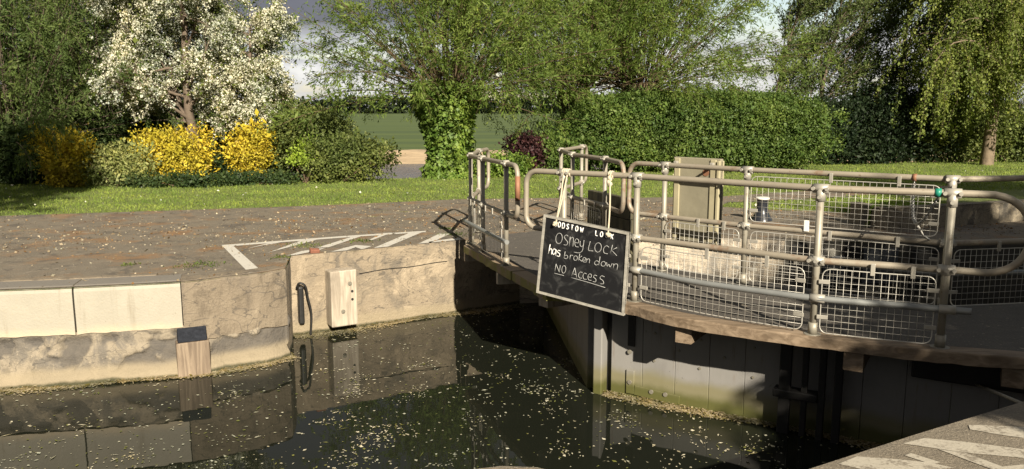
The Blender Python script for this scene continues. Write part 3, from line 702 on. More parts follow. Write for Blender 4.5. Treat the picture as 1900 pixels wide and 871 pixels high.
for q in ([(452, 463), (490, 455), (520, 450.5), (502, 450.5)][::-1], [(497, 469), (570, 450), (588, 445), (562, 445.5)][::-1], [(515, 480), (590, 465), (605, 460), (560, 466)][::-1],
          [(588, 460), (655, 439), (672, 438), (610, 459)][::-1], [(605, 470), (640, 460), (660, 455), (690, 457), (672, 463), (660, 459), (640, 466)][::-1], [(680, 466), (765, 430), (786, 430), (705, 464)][::-1],
          [(683, 446), (712, 433), (727, 432), (690, 446)][::-1], [(760, 460), (815, 434), (835, 434), (790, 455)][::-1], [(795, 449), (850, 441), (857, 445), (800, 453)][::-1]): pxq(hb, q, .0047, True)
struct(hb.build('painted_hatching', RPAINT))
hb = MB()
for q in ([(1797, 789), (1830, 789), (1900, 793), (1900, 813), (1850, 806), (1800, 797)], [(1675, 823), (1715, 813), (1790, 820), (1900, 834), (1900, 850), (1790, 840)], [(1742, 834), (1790, 840), (1860, 866), (1900, 862), (1900, 871), (1840, 871)],
          [(1555, 861), (1590, 847), (1650, 851), (1720, 858), (1770, 868), (1700, 875), (1600, 871)], [(1678, 845), (1690, 841), (1745, 858), (1730, 862)]): pxq(hb, q, .004 + .0004 * random.random())
struct(hb.build('quay_hatching', RPAINT2))
o = MB().box((-2.27, 9.03, .022), (.11, .07, .05), .5, .2, .1, .012).build('brick_fragment', BRICK); tag(o, 'broken red brick fragment lying on the quay edge by the oak fender', 'brick')

# ------------------------------------------------------------------ THE TWO GATES
FRONT_N = [G(*p)[:2] for p in ((1165, 570), (1250, 592), (1380, 613), (1509, 630), (1640, 646), (1740, 657), (1900, 670))]
FRONT_N = [(.36, 6.95), (.58, 6.86)] + FRONT_N + [(4.1, 4.86)]
FRONT_L = [G(*p)[:2] for p in ((860, 458.5), (902, 481), (950, 508), (993, 532))] + [(.33, 6.99)]
FN = [tuple(p[:2]) for p in catmull([(*p, 0) for p in FRONT_N], 5)]
REAR_N = [(1.24, 8.42), (1.62, 8.12), (2.27, 7.47), (3.58, 6.47), (4.3, 6.62), (4.6, 6.6)]
REAR_L = [(.86, 10.75), (.90, 9.75), (1.14, 8.95), (1.22, 8.44)]
ng = thing('lock_gate', 'near lock gate leaf with curved railed walkway and grey planked face', 'lock gate', (2.2, 6.2, -.9), 'lock gate leaves')
fg = thing('lock_gate', 'far lock gate leaf whose walkway meets the quay beside the white hatching', 'lock gate', (.2, 8.8, -.9), 'lock gate leaves')
# walkways
MB().prism([(p[0], p[1]) for p in offset(FN, -.15)] + REAR_N[::-1], -.07, .010).build('walkway', DECK, ng)
MB().prism([(-.30, 10.2)] + [(p[0], p[1]) for p in offset(FRONT_L, -.15)] + REAR_L[::-1] + [(.3, 10.6)], -.07, .010).build('walkway', DECK, fg)
def nosing(poly, dep, z0, z1, nm, mt, parent, bev=.012):
    link(nm, coping_block(poly, z0, z1, dep, bev, .003), mt, parent)
nosing(FN[5:], .15, -.062, .022, 'edge_beam', BEAM, ng)
nosing(FN[:6], .15, -.062, .018, 'edge_beam', MBEAM, ng)
# far leaf: short mitred lengths of timber stepping round the curve
fl = [np.array(p) for p in FRONT_L]; cuts = [(fl[0], fl[1], 0), (fl[1], fl[2], .012), (fl[2], fl[3], .0), (fl[3], fl[4], .02)]
for a, b, o in cuts:
    d = (b - a) / np.linalg.norm(b - a); n_ = np.array([d[1], -d[0]]); m = [a + d * .006 + n_ * o + (b - a - d * .012) * t for t in np.linspace(0, 1, 8)]
    nosing([tuple(q) for q in m], .16, -.07, .020 + o * .4, 'edge_beam', MBEAM, fg, .008)
# bearers poking out under the edge
def bearer(px, py, parent, mt, length=.55, wdt=.13, hgt=.14, dirv=None, z=-.135):
    c = np.array(G(px, py, z)[:2]); dv = np.array(dirv) / np.linalg.norm(dirv); s = np.array([-dv[1], dv[0]]) * wdt / 2
    pts = [(*(c - s), z + hgt / 2), (*(c - s), z - hgt / 2), (*(c - s + dv * length), z - hgt / 2 - .02), (*(c - s + dv * length), z + hgt / 2)]
    MB().quadprism(pts, np.array([2 * s[0], 2 * s[1], 0])).build('bearer', mt, parent)
for px, py in ((1268, 622), (1583, 672), (1880, 702)): bearer(px, py, ng, BEAM, .62, .13, .135, (.5, .86))
bearer(1008, 557, ng, FEND, .5, .13, .13, (.75, .6))
for px, py in ((922, 517), (862, 476)): bearer(px, py, fg, FEND, .5, .05, .12, (.95, .3))
# gate leaf faces (vertical planks)
GA, GB = np.array((.90, 6.97)), np.array((4.35, 4.93)); gd = (GB - GA) / np.linalg.norm(GB - GA); gn = np.array([gd[1], -gd[0]]); gl = np.linalg.norm(GB - GA)
def planks(A, d, n_, total, wdt, thick, nm, mt, parent):
    m = MB(); k = int(total / wdt); ga = math.atan2(d[1], d[0])
    for i in range(k):
        c = A + d * (i + .5) * wdt - n_ * (thick / 2 - .0015 * random.random()); m.box((*c, -1.7), (wdt - .0025, thick, 3.25), ga, 0, 0, .004)
    m.build(nm, mt, parent)
planks(GA, gd, gn, gl, .30, .16, 'gate_face', GATE, ng)
ga = math.atan2(gd[1], gd[0])
MB().box((*(GA - gd * .105 - gn * .03), -1.7), (.085, .2, 3.25), ga, 0, 0, .01).build('mitre_post', GATE, ng)
MB().box((*(GA - gd * .03 - gn * .10), -1.7), (.062, .1, 3.25), ga).build('mitre_gap_strip', BLACK, ng)  # black strip paints in the dark gap beside the mitre post
def gq(px, py):
    q = on_plane(px, py, (*GA, 0), np.array([gn[0], gn[1], 0])); return q
for (x, z0, z1, mt, nm) in ((1172, -.08, -.42, BLACK, 'strap'),):
    q = gq(x, 640); MB().box((q[0] + gn[0] * .006, q[1] + gn[1] * .006, (z0 + z1) / 2 - .03), (.068, .016, z0 - z1), ga, 0, 0, .003).build(nm, mt, ng)
q = gq(1170, 712); MB().box((q[0] + gn[0] * .008, q[1] + gn[1] * .008, -.78), (.075, .02, .22), ga, 0, 0, .004).build('strap', GATE, ng)
MB().box((*(np.array(q[:2]) + gd * .25 + gn * .008), -.86), (.42, .018, .09), ga, 0, R(3), .004).build('strap', GATE, ng)
for (px, py) in ((1170, 652), (1170, 708), (1210, 726), (1236, 731)):
    q = gq(px, py); b0 = q + np.array([*gn, 0]) * .015; MB().tube([b0, b0 + np.array([*gn, 0]) * .014], .02, 8).build('bolt', POST, ng)
for (px, z_) in ((1300, -.30), (1300, -.55), (1400, -.30), (1400, -.55), (1215, -.30), (1215, -.55), (1345, -.42), (1260, -.42)):
    q = gq(px, 650); b0 = np.array([q[0], q[1], z_]) + np.array([*gn, 0]) * .001; MB().tube([b0, b0 + np.array([*gn, 0]) * .010], .012, 8).build('bolt', POST, ng)
for (px, ww) in ((1462, .09), (1498, .045), (1530, .05), (1560, .06)):
    q = gq(px, 700); MB().box((q[0] + gn[0] * .10, q[1] + gn[1] * .10, -.55), (ww, .05, .96), ga, 0, 0, .006).build('paddle_rod', BLACK, ng)
q = gq(1480, 735); MB().box((q[0] + gn[0] * .08, q[1] + gn[1] * .08, -.60), (.34, .12, .07), ga, 0, 0, .01).build('guide_bracket', BLACK, ng)
q = gq(1800, 700); MB().box((q[0] + gn[0] * .06, q[1] + gn[1] * .06, -.2), (.75, .1, .22), ga, 0, 0, .01).build('collar_plate', BLACK, ng)
FA, FB = np.array((.70, 7.12)), np.array((.42, 10.42)); fdv = (FB - FA) / np.linalg.norm(FB - FA); fnv = np.array([-fdv[1], fdv[0]])
planks(FA, fdv, fnv, np.linalg.norm(FB - FA), .30, .16, 'gate_face', GATE, fg)
# the pole laid from the quay to the gate
p0 = np.array(G(1812, 716, -.22)); p1 = np.array((3.75, 4.95, .02))
o = MB().tube([G(1812, 714, -.30), G(1905, 753, 0.0)], .011, 7).build('steel_rod', POST); tag(o, 'thin steel rod reaching from the near quay to the gate at lower right', 'rod')

# --- railings
ZT, ZM, ZL = 1.085, .565, .30
def post(base, parent, ztop=ZT, flange=True, lab=None):
    p = MB().tube([(*base, .0), (*base, ztop - .012)], .0255, 12).build('post', POST, parent)
    if flange:
        f = MB(); f.tube([(*base, .012), (*base, .026)], .062, 12); f.tube([(*base, .02), (*base, .11)], .034, 12); f.build('base_flange', POST, p); p.children[-1].matrix_parent_inverse = Matrix.Identity(4)
    return p
def tee(base, z, along, p, short=False):
    a = np.array(along) / np.linalg.norm(along); f = MB(); w_ = .052
    f.tube([(*(np.array(base) - a * w_), z), (*(np.array(base) + a * w_), z)], .034, 10)
    f.tube([(*base, z - (.09 if not short else .035)), (*base, z + (.0 if not short else .035))], .034, 10)
    for s in (-1, 1):
        q = np.array(base) + a * s * w_ * .9; nn_ = np.array([a[1], -a[0]])
        f.tube([(*(q + nn_ * .02), z), (*(q + nn_ * .046), z)], .014, 8)
    nn_ = np.array([a[1], -a[0]]); f.tube([(*(np.array(base) + nn_ * .02), z - (.06 if not short else 0)), (*(np.array(base) + nn_ * .046), z - (.06 if not short else 0))], .014, 8)
    f.build('tee_fitting' if not short else 'cross_fitting', FIT, p); p.children[-1].matrix_parent_inverse = Matrix.Identity(4)
def loop(plan, zt, zm, r_end, name, mt, parent, rad=.025, rmid=.25, closed=True):
    top = [(p[0], p[1], zt) for p in plan]; bot = [(p[0], p[1], zm) for p in plan[::-1]]
    m = len(plan); rr = [r_end[0]] + [rmid] * (m - 2) + [r_end[1]] + [r_end[1]] + [rmid] * (m - 2) + [r_end[0]]
    MB().tube(fillet(top + bot, rr, 8, True), rad, 12, True).build(name, mt, parent)
def panel(a, b, z0, z1, parent, nx, nz, off=.03, bow=0.0, wire=.0019, frame=.0042, clips=True):
    """welded mesh panel in a rod frame between plan points a and b"""
    a = np.array(a, float); b = np.array(b, float); L = np.linalg.norm(b - a); d = (b - a) / L; n_ = np.array([d[1], -d[0]])
    def P(t, z): q = a + d * t * L + n_ * (off + bow * 4 * t * (1 - t)); return (*q, z)
    m = MB()
    cs = .05; fr = [P(0, z0), P(.5, z0), P(1, z0), P(1, z1), P(.5, z1), P(0, z1)]
    m.tube(fillet(fr, [cs, 2, cs, cs, 2, cs], 6, True), frame, 6, True)
    for i in range(1, nx): t = i / nx; m.tube([P(t, z0), P(t, z1)], wire, 5)
    for k in range(1, nz): z = z0 + (z1 - z0) * k / nz; m.tube([P(t, z) for t in np.linspace(0, 1, 7)], wire, 5)
    o = m.build('mesh_panel', WIRE, parent)
    if clips:
        for (t, z, ho) in ((.02, z0 + (z1 - z0) * .25, 1), (.02, z0 + (z1 - z0) * .8, 1), (.98, z0 + (z1 - z0) * .25, 1), (.98, z0 + (z1 - z0) * .8, 1), (.45, z1 + .02, 0), (.8, z1 + .02, 0)):
            q = P(t, z); ang_ = math.atan2(d[1], d[0])
            MB().box(q, (.075 if ho else .03, .014, .03 if ho else .085), ang_, 0, 0, .003).build('clip', FIT, o); o.children[-1].matrix_parent_inverse = Matrix.Identity(4)
    return o
def sub(p, q, t): return tuple(np.array(p[:2]) * (1 - t) + np.array(q[:2]) * t)
# near leaf, front rail
a1, a2, a3, a4 = (.46, 7.03), G(1177, 563)[:2], G(1507, 625)[:2], G(1743, 650)[:2]
aL = (.13, 7.26); aR = (3.36, 5.10)
loop([aL, a1, a2, a3, a4, aR], ZT, ZM, (.11, .24), 'handrail', RAIL, ng)
for b, al in ((a1, (.62, -.4)), (a2, (.8, -.6)), (a3, (.8, -.55)), (a4, (.8, -.4))):
    p = post(b, ng); tee(b, ZT, al, p); tee(b, ZM, al, p, True)
lowp = catmull([(*sub(a1, a2, .35), ZL), (a2[0], a2[1] - .045, ZL), (*(np.array(sub(a2, a3, .33)) + [-.03, -.075]), ZL - .012), (*(np.array(sub(a2, a3, .66)) + [-.03, -.075]), ZL - .008), (a3[0], a3[1] - .06, ZL), (a4[0], a4[1] - .055, ZL), (a4[0] + .13, a4[1] - .11, ZL)], 8)
MB().tube(lowp, .024, 12).build('kick_rail', PIPE, ng)
for b in (a2, a3, a4): MB().tube([(b[0] - .045, b[1] - .03, ZL), (b[0] + .045, b[1] - .075, ZL)], .031, 10).build('pipe_clamp', FIT, ng)
panel(sub(a2, a3, .055), sub(a2, a3, .955), .045, ZM - .06, ng, 26, 10, .035, .05)
panel(sub(a3, a4, .055), sub(a3, a4, .93), .045, ZM - .05, ng, 15, 10, .035, .01)
panel(sub(a1, a2, .1), sub(a1, a2, .92), .045, ZM - .06, ng, 12, 10, .03, 0)
# near leaf, rear rail
b0, b1, b2, b3, b4 = (1.22, 8.28), (1.53, 7.97), (2.17, 7.34), (3.52, 6.36), (4.5, 6.52)
loop([b0, b1, b2, b3, b4], ZT, ZM, (.11, .2), 'handrail', RAIL, ng)
for b, al in ((b1, (.7, -.7)), (b2, (.7, -.6)), (b3, (.8, -.2)), (b4, (1, .1))):
    p = post(b, ng); tee(b, ZT, al, p); tee(b, ZM, al, p, True)
MB().tube([(*sub(b1, b1, 0), ZL), (*b2, ZL), (b3[0], b3[1] + .05, ZL), (*b4, ZL)], .022, 10).build('kick_rail', PIPE, ng)
panel(sub(b1, b2, .06), sub(b1, b2, .95), .05, ZM - .04, ng, 15, 9, .03)
panel(sub(b2, b3, .04), sub(b2, b3, .97), .05, ZM - .04, ng, 29, 9, .03)
panel(sub(b2, b3, .03), sub(b2, b3, .955), ZM + .05, ZT - .055, ng, 29, 9, .03)
panel(sub(b3, b4, .05), sub(b3, b4, .95), .05, ZM - .05, ng, 18, 9, .03)
# far leaf, upstream rail
c1, c2, c3 = (-.06, 8.17), (-.33, 8.99), (-.50, 9.52); cR = (.055, 7.82)
c4, c5 = (-.44, 10.55), (-.33, 11.15)
loop([c5, c4, c3, c2, c1, cR], ZT, ZM, (.12, .1), 'handrail', RAIL, fg, rmid=.10)
for b, al in ((c1, (.3, -.95)), (c2, (.3, -.95)), ((-.495, 9.57), (.1, -1)), (c4, (.1, 1))):
    p = post(b, fg); tee(b, ZT, al, p, True); tee(b, ZM, al, p, True)
MB().tube(catmull([(-.575, 9.55, ZL), (-.40, 8.99, ZL), (-.13, 8.17, ZL), (-.05, 7.98, ZL)], 6), .024, 12).build('kick_rail', PIPE, fg)
panel(sub(c1, c2, .07), sub(c1, c2, .95), .06, ZM - .05, fg, 15, 2, -.03)
panel(sub(c2, c3, .07), sub(c2, c3, .95), .06, ZM - .05, fg, 11, 2, -.03)
panel(sub(c3, c4, .07), sub(c3, c4, .8), .06, ZM - .05, fg, 11, 2, -.03)
MB().tube(fillet([(cR[0], cR[1], ZT - .10), (cR[0], cR[1], ZT - .34)], 0), .0262, 12).build('rust_patch', OLDRAIL, fg)
# far leaf, downstream rail
d0, d1, d2, d3 = (.66, 10.75), (.74, 9.75), (1.04, 8.90), (1.15, 8.20); d4, d5 = (1.02, 11.7), (1.12, 12.05)
loop([d5, d4, d0, d1, d2, d3], ZT, ZM, (.12, .13), 'handrail', RAIL, fg, rmid=.1)
for b, al in ((d0, (.1, -1)), (d1, (.2, -.95)), (d2, (.2, -.95)), (d4, (.2, 1))):
    p = post(b, fg); tee(b, ZT, al, p, True); tee(b, ZM, al, p, True)
panel(sub(d1, d2, .06), sub(d1, d2, .95), .06, ZM - .05, fg, 14, 2, .03)
# dark timber paddle board behind that rail, khaki steel one behind the near leaf
def board(px, pl0, pl1, n_th, name, mt, parent):
    return None
A = np.array((.95, 9.72)); B = np.array((1.33, 8.72)); d = (B - A) / np.linalg.norm(B - A); n_ = np.array([-d[1], d[0]])
tbm = MB(); L = np.linalg.norm(B - A)
for k, (z0, z1) in enumerate(((-.12, .16), (.165, .42), (.425, .66))):
    c = (A + B) / 2; tbm.box((*c, (z0 + z1) / 2), (L * (1, .99, .97)[k], .07, z1 - z0), math.atan2(d[1], d[0]), 0, 0, .008)
tbm.build('timber_baffle', DARKWOOD, fg)
A = np.array((1.60, 8.02)); B = np.array((1.965, 7.67)); d = (B - A) / np.linalg.norm(B - A); n_ = np.array([d[1], -d[0]]); pa = math.atan2(d[1], d[0]); L = np.linalg.norm(B - A); c = (A + B) / 2 - n_ * .085
MB().box((*c, .73), (L + .02, .05, .86), pa, 0, 0, .006).build('paddle_board', KHAKI, ng)
for t in (.07, .87):
    q = A + d * L * t - n_ * .07; MB().box((*q, .73), (.062, .045, .84), pa, 0, 0, .006).build('paddle_strip', CREAM, ng)
q = A + d * (L - .005) - n_ * .085; MB().box((*q, .72), (.03, .10, .84), pa, 0, 0, .006).build('paddle_strip', CREAM, ng)
for t in (.07, .87):
    q = A + d * L * t - n_ * .03; MB().box((*q, 1.10), (.04, .04, .045), pa, 0, 0, .006).tube([(*(q - n_ * .04), ZT), (*(q + n_ * .07), ZT - .005)], .012, 8).build('paddle_bolt', FIT, ng)
q = A + d * L * .71 - n_ * .085; MB().tube([(*q, 1.02), (*(q + n_ * .03), 1.02)], .035, 12).build('paddle_boss', OLDRAIL, ng)

# ------------------------------------------------------------------ the chalkboard and its ropes
RP0 = np.array((.36, 6.98)); RP1 = np.array((1.07, 6.52)); bd = (RP1 - RP0) / np.linalg.norm(RP1 - RP0); bn = np.array([bd[1], -bd[0], 0])
BP0 = np.array([*RP0, 0]) + bn * .075
cor = [on_plane(*p, BP0, bn) for p in ((1010, 398), (1168, 432), (1158, 586), (996, 543))]
bc = sum(cor) / 4
cbt = thing('chalkboard', 'framed black chalkboard chalked with a no access notice, roped to the near rail', 'chalkboard', tuple(bc))
def bl(zx, zy):
    """a mark on the board, read off the enlarged board face (corner-to-corner bilinear)"""
    p = np.array((zx, zy), float); c4 = [np.array(q, float) for q in ((112, 75), (750, 185), (700, 825), (62, 635))]
    u = v = .5
    for _ in range(12):
        f = (1 - u) * (1 - v) * c4[0] + u * (1 - v) * c4[1] + u * v * c4[2] + (1 - u) * v * c4[3] - p
        du = (1 - v) * (c4[1] - c4[0]) + v * (c4[2] - c4[3]); dv = (1 - u) * (c4[3] - c4[0]) + u * (c4[2] - c4[1])
        s = np.linalg.solve(np.array([du, dv]).T, -f); u += s[0]; v += s[1]
    return (1 - u) * (1 - v) * cor[0] + u * (1 - v) * cor[1] + u * v * cor[2] + (1 - u) * v * cor[3]
MB().quadprism(cor, -bn * .018).build('slate', CHALKB, cbt)
for i in range(4):
    a, b = cor[i], cor[(i + 1) % 4]; inn = (bc - (a + b) / 2); e = (b - a) / np.linalg.norm(b - a); inn = inn - e * np.dot(inn, e); inn /= np.linalg.norm(inn)
    if i % 2 == 0: q = [a, b, b + inn * .02, a + inn * .02]
    else: q = [a + e * .0205, b - e * .0205, b - e * .0205 + inn * .02, a + e * .0205 + inn * .02]
    MB().quadprism([p + bn * .012 for p in q], -bn * .038).build('frame_rail', FRAME, cbt)
def ell(cx, cy, rx, ry, a0=-100, sp=375, tilt=.15): return [(cx + rx * math.cos(R(a0 + sp * k / 14)) - tilt * ry * math.sin(R(a0 + sp * k / 14)) * .5, cy + ry * math.sin(R(a0 + sp * k / 14))) for k in range(15)]
CH1 = [ell(230, 245, 25, 38), [(300, 228), (285, 220), (270, 234), (284, 256), (297, 272), (288, 292), (264, 290)], [(316, 232), (308, 300)], [(311, 258), (328, 236), (340, 246), (336, 304)], [(352, 272), (376, 276), (378, 254), (362, 246), (350, 268), (356, 300), (378, 306)],
       [(392, 262), (390, 290), (402, 304), (416, 288)], [(420, 254), (412, 310), (404, 336), (380, 349), (342, 343)], [(466, 262), (452, 325), (486, 333)], ell(523, 306, 24, 35), [(602, 302), (584, 291), (564, 312), (566, 344), (592, 352)], [(628, 284), (612, 348)], [(660, 302), (620, 324)], [(622, 324), (658, 364)],
       [(278, 340), (268, 388)], [(271, 374), (288, 366), (298, 380), (286, 393), (269, 386)], [(318, 364), (312, 398)], [(314, 380), (326, 366), (337, 370)], ell(356, 388, 14, 17), [(388, 354), (377, 408)], [(404, 372), (381, 391), (404, 411)], [(411, 400), (430, 403), (431, 388), (418, 383), (409, 400), (414, 415), (432, 417)], [(441, 390), (436, 420)], [(439, 404), (452, 392), (461, 400), (457, 426)],
       [(537, 374), (527, 442)], [(529, 416), (512, 405), (496, 420), (505, 438), (527, 430)], ell(560, 428, 16, 18), [(584, 416), (588, 446), (600, 430), (608, 451), (624, 424)], [(636, 424), (631, 458)], [(634, 440), (650, 425), (663, 436), (656, 472)],
       [(200, 484), (209, 430)], [(209, 430), (234, 492)], [(234, 492), (241, 440)], ell(268, 471, 15, 28), [(194, 497), (230, 507), (269, 517)], [(325, 522), (351, 460)], [(351, 460), (364, 532)], [(334, 504), (362, 511)], [(407, 496), (391, 491), (378, 510), (384, 534), (403, 537)], [(437, 505), (421, 500), (411, 520), (418, 544), (437, 546)],
       [(448, 526), (470, 531), (472, 511), (459, 505), (447, 524), (453, 550), (472, 554)], [(513, 520), (496, 514), (489, 530), (505, 545), (502, 565), (482, 562)], [(567, 526), (546, 519), (535, 538), (556, 556), (560, 578), (534, 580)], [(322, 532), (440, 566), (571, 608)]]
CH2 = [[(162, 288), (148, 356)], [(152, 338), (166, 319), (176, 330), (172, 362)], [(206, 328), (190, 321), (179, 345), (190, 362), (203, 346)], [(208, 326), (205, 370)], [(241, 336), (226, 331), (219, 344), (236, 357), (233, 375), (213, 371)]]
def strokes(lst, r, nm, mt, off):
    m = MB()
    for s in lst:
        pts = [bl(*p) + bn * off for p in (catmull([(*q, 0) for q in s], 4) if len(s) > 2 else [(*s[0], 0), (*s[1], 0)]) for p in [p[:2]]]
        m.tube(pts, r, 5)
    return m.build(nm, mt, cbt)
strokes(CH1, .0023, 'chalk_writing', CHALK, .001); strokes(CH2, .0036, 'chalk_writing', LETTER, .001)
def L_(cx, cy, segs, wd=9, ht=18): return [[(cx + x * wd + y * -2, cy + y * ht + x * 1.6) for x, y in s] for s in segs]
ring = [[(math.cos(a), math.sin(a)) for a in np.linspace(0, 2 * math.pi, 13)]]
GL = {'G': [[(.9, -.6), (.3, -1), (-.5, -.9), (-1, 0), (-.5, .9), (.3, 1), (.9, .6), (.9, .1)], [(.9, .1), (.2, .1)]], 'O': ring, 'D': [[(-1, -1), (-1, 1)], [(-1, -1), (.2, -1), (.9, -.4), (.9, .4), (.2, 1), (-1, 1)]],
      'S': [[(.9, -.7), (0, -1), (-.8, -.6), (0, 0), (.8, .5), (0, 1), (-.9, .7)]], 'T': [[(-1, -1), (1, -1)], [(0, -1), (0, 1)]], 'W': [[(-1.2, -1), (-.6, 1)], [(-.6, 1), (0, -.5)], [(0, -.5), (.6, 1)], [(.6, 1), (1.2, -1)]],
      'L': [[(-.8, -1), (-.8, 1)], [(-.8, 1), (.8, 1)]], 'C': [[(.9, -.6), (.2, -1), (-.6, -.8), (-1, 0), (-.6, .8), (.2, 1), (.9, .6)]], 'K': [[(-.8, -1), (-.8, 1)], [(.9, -1), (-.7, .1)], [(-.3, -.1), (.9, 1)]]}
WORD = [('G', 203, 139), ('O', 232, 146), ('D', 264, 153), ('S', 297, 159), ('T', 330, 165), ('O', 366, 172), ('W', 403, 180), ('L', 514, 200), ('O', 550, 207), ('C', 588, 213), ('K', 626, 221)]
for (x0, y0, x1, y1) in ((187, 112, 424, 160), (497, 174, 648, 206)):
    q = [bl(x0, y0) + bn * .0022, bl(x1, y1) + bn * .0022, bl(x1 - 4, y1 + 46) + bn * .0022, bl(x0 - 4, y0 + 46) + bn * .0022]; MB().quadprism(q, -bn * .004).build('letter_strip', TILE, cbt)
for wd in (WORD[:7], WORD[7:]):
    st = []
    for ch_, x, y in wd: st += L_(x, y, GL[ch_])
    strokes(st, .0044, 'lettering', LETTER, .0035)
def rail_pt(px, z=ZT):  # point of the rail under this image column
    best = None
    for a, b in ((aL, a1), (a1, a2), (a2, a3)):
        for t in np.linspace(0, 1, 60):
            q = np.array(sub(a, b, t)); pxx = 950 + FPX * q[0] / (q[1] * math.cos(_t) + (EYE - z) * math.sin(_t))
            if best is None or abs(pxx - px) < best[0]: best = (abs(pxx - px), q)
    return np.array([*best[1], z])
def rope(pxs, hole, label):
    m = thing('hanging_rope', label, 'rope', tuple(hole), 'ropes holding the chalkboard'); k = MB()
    ends = [rail_pt(x) for x in pxs]
    for e in ends:
        wrap = [e + np.array([0.028 * math.cos(a) * bn[0], .028 * math.cos(a) * bn[1], .031 * math.sin(a)]) + np.array([*bd, 0]) * (.018 * (a / 6.28 - 1)) for a in np.linspace(0, 12.5, 26)]
        k.tube(wrap, .008, 6)
        mid = (e + hole) / 2 + bn * .01; k.tube(catmull([e + bn * .032 + np.array([0, 0, -.02]), mid, hole + bn * .02], 6), .0075, 6)
    k.build('rope_strand', ROPE, m)
    kn = MB()
    for a in range(5): kn.ball(hole + bn * .022 + np.array([random.uniform(-.014, .014), 0, random.uniform(-.012, .012)]), (.017, .015, .014), 8)
    if len(ends) == 1:
        for a in range(5): kn.ball(ends[0] + bn * .034 + np.array([random.uniform(-.015, .015), 0, -.05 + random.uniform(-.035, .03)]), (.016, .016, .02), 8)
    kn.build('knot', ROPE, m)
rope((1049, 1056), bl(212, 136), 'doubled pale rope from the rail to the left end of the board lettering')
rope((1135,), bl(604, 208), 'single pale rope with a bulky knot at the rail, above the right board end')

# chain, tape, bits on the rails
ct = thing('chain', 'slack steel chain looping from green tape on the near rail to the rear rail', 'chain', (2.9, 5.6, .8))
pA = np.array([*sub(a3, a4, .955), ZT - .03]); pB = np.array([*sub(b2, b3, .80), ZT - .03])
def on_col(px, a, b, z):
    q0 = None
    for t in np.linspace(-.1, 1.1, 400):
        q = np.array(sub(a, b, t)); pxx = 950 + FPX * q[0] / (q[1] * math.cos(_t) + (EYE - z) * math.sin(_t))
        if q0 is None or abs(pxx - px) < q0[0]: q0 = (abs(pxx - px), q)
    return np.array([*q0[1], z])
pA = on_col(1741, a3, a4, ZT - .03); pB = on_col(1697, b2, b3, ZT - .03)
cv = [pB * (1 - t) + pA * t - np.array([0, 0, .26 * 4 * t * (1 - t)]) + np.array([-.05, 0, 0]) * 4 * t * (1 - t) for t in np.linspace(0, 1, 60)]
cvp = np.array(cv); s = np.concatenate([[0], np.cumsum(np.linalg.norm(np.diff(cvp, axis=0), axis=1))]); nL = int(s[-1] / .027); lk = MB()
for i in range(nL):
    t = (i + .5) / nL * s[-1]; c = np.array([np.interp(t, s, cvp[:, k]) for k in range(3)]); c2 = np.array([np.interp(t + .01, s, cvp[:, k]) for k in range(3)]); e = (c2 - c); e /= np.linalg.norm(e)
    f = np.cross(e, (0, 0, 1)); f /= np.linalg.norm(f); g = np.cross(e, f); h = f if i % 2 else g
    lk.tube([c + e * .019 * math.cos(a) + h * .011 * math.sin(a) for a in np.linspace(0, 2 * math.pi, 10, endpoint=False)], .0042, 5, True)
lk.build('links', CHAINM, ct)
q = on_col(1741, a3, a4, ZT); dv = (np.array(a4[:2]) - np.array(a3[:2])); dv /= np.linalg.norm(dv)
MB().tube([(*(q[:2] - dv * .019), ZT), (*(q[:2] + dv * .019), ZT)], .0305, 14).build('green_tape', GREEN, ct)
q = on_col(1697, b2, b3, ZT); MB().tube([(*(q[:2] - [.012, -.009]), ZT), (*(q[:2] + [.012, -.009]), ZT)], .031, 12).build('rusty_shackle', OLDRAIL, ct)
e = cvp[36]; q = on_col(1722, b2, b3, ZM); o = MB().tube([e + [0, 0, -.02], e * .5 + q * .5 + [0, 0, -.02], q + [0, -.02, .02]], .0075, 6).build('strap', WHITE); tag(o, 'white tie strap hanging from the slack chain to the rear mid rail', 'strap')
for (px, a, b, lab) in ((1505, b2, b3, 'wide white tag clipped to the rear mid rail left of the chain'),):
    q = on_col(1494, a, b, ZM + .05); o = MB().box((q[0], q[1] - .035, q[2]), (.045, .012, .10), -.6, 0, 0, .004).build('white_tag', WHITE); tag(o, lab, 'tag')

# bollard
bo = thing('mooring_bollard', 'black flared mooring bollard with white top on the far quay', 'bollard', (*G(1413, 409)[:2], 0)); bx, by = G(1413, 409)[:2]
prof = [(.155, 0), (.145, .03), (.105, .09), (.082, .16), (.078, .24), (.082, .30), (.094, .315)]
Vb = [(bx + r * math.cos(a), by + r * math.sin(a), z) for r, z in prof for a in np.linspace(0, 2 * math.pi, 20, endpoint=False)]
Fb = [(i * 20 + j, i * 20 + (j + 1) % 20, (i + 1) * 20 + (j + 1) % 20, (i + 1) * 20 + j) for i in range(len(prof) - 1) for j in range(20)]
link('body', np_mesh('body', Vb, Fb, True), plain('gloss_black', (.02, .022, .028), .3, 0, .2, 10), bo)
MB().tube([(bx, by, .312), (bx, by, .345)], .098, 20).build('cap', WHITE, bo)

# ------------------------------------------------------------------ VEGETATION
def rgn(k): return np.random.default_rng(k)
